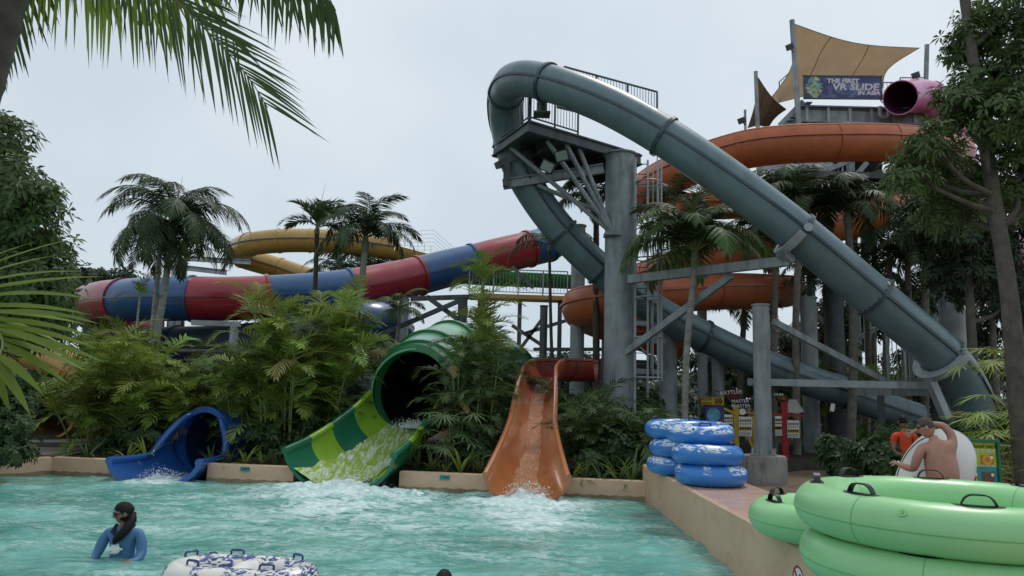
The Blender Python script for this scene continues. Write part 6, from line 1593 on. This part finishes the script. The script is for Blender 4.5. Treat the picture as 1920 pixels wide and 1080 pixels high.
mb.loft(rings, True)
for s_ in (-1, 1): mb.loft([[V((mx + s_ * .112 + r * math.cos(a), my - .01 + r * 1.2 * math.sin(a), z)) for a in [6.283 * k / 20 for k in range(20)]] for z, r in ((.78, .12), (.62, .122), (.48, .118))], True)
mb.build('shorts', 'shorts', R1, 180)
mb = MB(); torus(mb, J['lwr'][0], .034, .009, Matrix.Rotation(1.3, 3, 'Y'), 16, 8); mb.build('wristband', 'white_paint', R1, 180)
# white tube standing on edge
wt = thing('white_inner_tube', 'big plain white tube held upright by the shirtless person', 'inner tube', V((mx + .0, my + .5, .62))); LOCAL.add(wt.name)
wt.rotation_euler = V((-.9, .02, .45)).to_track_quat('Z', 'Y').to_euler()
torus(MB(), (0, 0, 0), .47, .235, n=56, m=24).build('tube_ring', 'tube_white', wt, 180)
mb = MB(); mb.tube([V((.47 * math.cos(a), .47 * math.sin(a), .238)) for a in [6.28319 * i / 60 for i in range(61)]], .007, 5); mb.build('seam', 'black_rubber', wt, 180)
wt.location = V((at(1748, 850, 10.75).x, 10.75, 1.02))

# man in orange
oy = 15.3; ox = at(1697, 830, oy).x
R2 = thing('person', 'person in orange t-shirt with back turned before the shrubs', 'person', (ox, oy, GZ))
J = {}; E = []
def jo(k, x, y, z, r): J[k] = (V((ox + x, oy + y, z)), r)
jo('pelvis', 0, 0, .9, (.155, .12)); jo('waist', 0, 0, 1.05, (.155, .115)); jo('chest', 0, .02, 1.27, (.18, .125)); jo('upchest', 0, .02, 1.4, (.13, .09)); jo('neck', 0, .03, 1.46, .06); jo('neck2', 0, .04, 1.53, .055)
for s_, n_ in ((-1, 'l'), (1, 'r')):
    jo(n_ + 'sh', s_ * .19, .02, 1.36, .075); jo(n_ + 'up', s_ * .235, .02, 1.22, .065); jo(n_ + 'el', s_ * .24, -.03, 1.05, .05); jo(n_ + 'fo', s_ * .16, -.12, .98, .045); jo(n_ + 'wr', s_ * .07, -.16, .94, .033)
    jo(n_ + 'hip', s_ * .095, 0, .82, .105); jo(n_ + 'kn', s_ * .11, 0, .47, .065); jo(n_ + 'an', s_ * .11, -.02, .06, .046); jo(n_ + 'toe', s_ * .13, .16, .01, .038)
E = [('pelvis', 'waist', 0), ('waist', 'chest', 0), ('chest', 'upchest', 0), ('upchest', 'neck', 0), ('neck', 'neck2', 1)]
for n_ in 'lr':
    E += [('upchest', n_ + 'sh', 0), (n_ + 'sh', n_ + 'up', 0), (n_ + 'up', n_ + 'el', 1), (n_ + 'el', n_ + 'fo', 1), (n_ + 'fo', n_ + 'wr', 1), ('pelvis', n_ + 'hip', 2), (n_ + 'hip', n_ + 'kn', 2), (n_ + 'kn', n_ + 'an', 1), (n_ + 'an', n_ + 'toe', 1)]
    hand(J, E, n_ + 'wr', (.8 if n_ == 'l' else -.8, -.2, -.4), (0, -1, 0), 1, n_, .5)
hc = V((ox, oy + .05, 1.645)); hm, hr = head_mesh(hc, V((.15, 1, -.1)), 1, 1.03)
body('body', J, E, ['shirt_orange', 'skin_shade', 'shorts'], None, R2, extra=hm); hair_cap(R2, hc + Z * .004, hr, 'hair', 1.03, -.45, .5, 1.05)

# person reclining behind the green raft (arm and dark hair show)
ly_ = 9.6; p = at(1650, 876, ly_); lx_, lz_ = p.x, p.z
R3 = thing('person', 'dark haired person sitting low with a bare forearm behind the green raft', 'person', (lx_, ly_, GZ))
J = {}; E = []
def jl(k, x, y, z, r): J[k] = (V((lx_ + x, ly_ + y, z)), r)
jl('pelvis', .12, .1, .2, (.15, .12)); jl('waist', .12, .1, .4, (.14, .1)); jl('chest', .11, .08, .6, (.16, .11)); jl('upchest', .1, .06, .74, (.12, .085)); jl('neck', .09, .05, .82, .055); jl('neck2', .09, .05, .88, .05)
for s_, n_ in ((-1, 'l'), (1, 'r')):
    jl(n_ + 'sh', .1 + s_ * .17, .05, .7, .065); jl(n_ + 'hip', .12 + s_ * .09, .06, .14, .1); jl(n_ + 'kn', .12 + s_ * .12, -.36, .34, .065); jl(n_ + 'an', .12 + s_ * .12, -.62, .06, .045); jl(n_ + 'toe', .12 + s_ * .13, -.8, .01, .036)
jl('lup', -.12, -.06, .72, .055); jl('lel', -.2, -.16, .88, .048); jl('lfo', -.08, -.2, .93, .044); jl('lwr', .06, -.22, .93, .032)
jl('rup', .3, -.06, .58, .055); jl('rel', .32, -.1, .42, .045); jl('rfo', .28, -.25, .4, .04); jl('rwr', .24, -.36, .4, .03)
E = [('pelvis', 'waist', 1), ('waist', 'chest', 1), ('chest', 'upchest', 1), ('upchest', 'neck', 1), ('neck', 'neck2', 0)]
for n_ in 'lr':
    E += [('upchest', n_ + 'sh', 1), (n_ + 'sh', n_ + 'up', 1), (n_ + 'up', n_ + 'el', 0), (n_ + 'el', n_ + 'fo', 0), (n_ + 'fo', n_ + 'wr', 0), ('pelvis', n_ + 'hip', 1), (n_ + 'hip', n_ + 'kn', 1), (n_ + 'kn', n_ + 'an', 0), (n_ + 'an', n_ + 'toe', 0)]
hand(J, E, 'lwr', (.9, -.2, 0), (0, 0, 1), 0, 'l', .4); hand(J, E, 'rwr', (-.5, -.8, 0), (0, 0, 1), 0, 'r', .5)
hc = V((lx_ + .12, ly_ + .06, .985)); hm, hr = head_mesh(hc, V((.2, 1, -.1)), 0, 1.0)
body('body', J, E, ['skin', 'cloth_black'], None, R3, extra=hm); hair_cap(R3, hc + Z * .004, hr, 'hair', 1.0, -.6, .5, 1.1, back=.02)
mb = MB(); torus(mb, (lx_ - .02, ly_ - .21, .93), .045, .012, Matrix.Rotation(1.57, 3, 'Y'), 18, 8); mb.build('bracelet', 'gold', R3, 180)

# swimmer whose head shows at the bottom edge
hx = gz(832, 1100, .2); sx_, sy_ = hx.x, hx.y
R4 = thing('person', 'swimmer whose dark hair shows at the bottom edge of the pool', 'person', (sx_, sy_, -1.0))
zt_ = at(832, 1068, sy_).z
J = {}; E = []
def js(k, x, y, z, r): J[k] = (V((sx_ + x, sy_ + y, zt_ + z)), r)
js('pelvis', 0, 0, -.85, (.15, .12)); js('chest', 0, 0, -.5, (.17, .12)); js('upchest', 0, 0, -.36, (.12, .09)); js('neck', 0, 0, -.28, .055); js('neck2', 0, 0, -.2, .05)
for s_, n_ in ((-1, 'l'), (1, 'r')):
    js(n_ + 'sh', s_ * .17, 0, -.38, .065); js(n_ + 'el', s_ * .28, -.1, -.55, .045); js(n_ + 'wr', s_ * .25, -.3, -.55, .03); js(n_ + 'hip', s_ * .09, 0, -.95, .09); js(n_ + 'kn', s_ * .1, -.2, -1.2, .06); js(n_ + 'an', s_ * .1, .1, -1.4, .045)
E = [('pelvis', 'chest', 0), ('chest', 'upchest', 0), ('upchest', 'neck', 0), ('neck', 'neck2', 0)]
for n_ in 'lr':
    E += [('upchest', n_ + 'sh', 0), (n_ + 'sh', n_ + 'el', 0), (n_ + 'el', n_ + 'wr', 0), ('pelvis', n_ + 'hip', 0), (n_ + 'hip', n_ + 'kn', 0), (n_ + 'kn', n_ + 'an', 0)]
    hand(J, E, n_ + 'wr', (0, -1, 0), (0, 0, 1), 0, n_, .3)
hc = V((sx_, sy_, zt_ - .12)); hm, hr = head_mesh(hc, V((.3, 1, 0)), 0, 1.0)
body('body', J, E, ['skin_shade'], None, R4, extra=hm); hair_cap(R4, hc, hr, 'hair', 1.0, -.6, .5, 1.08, back=.015)
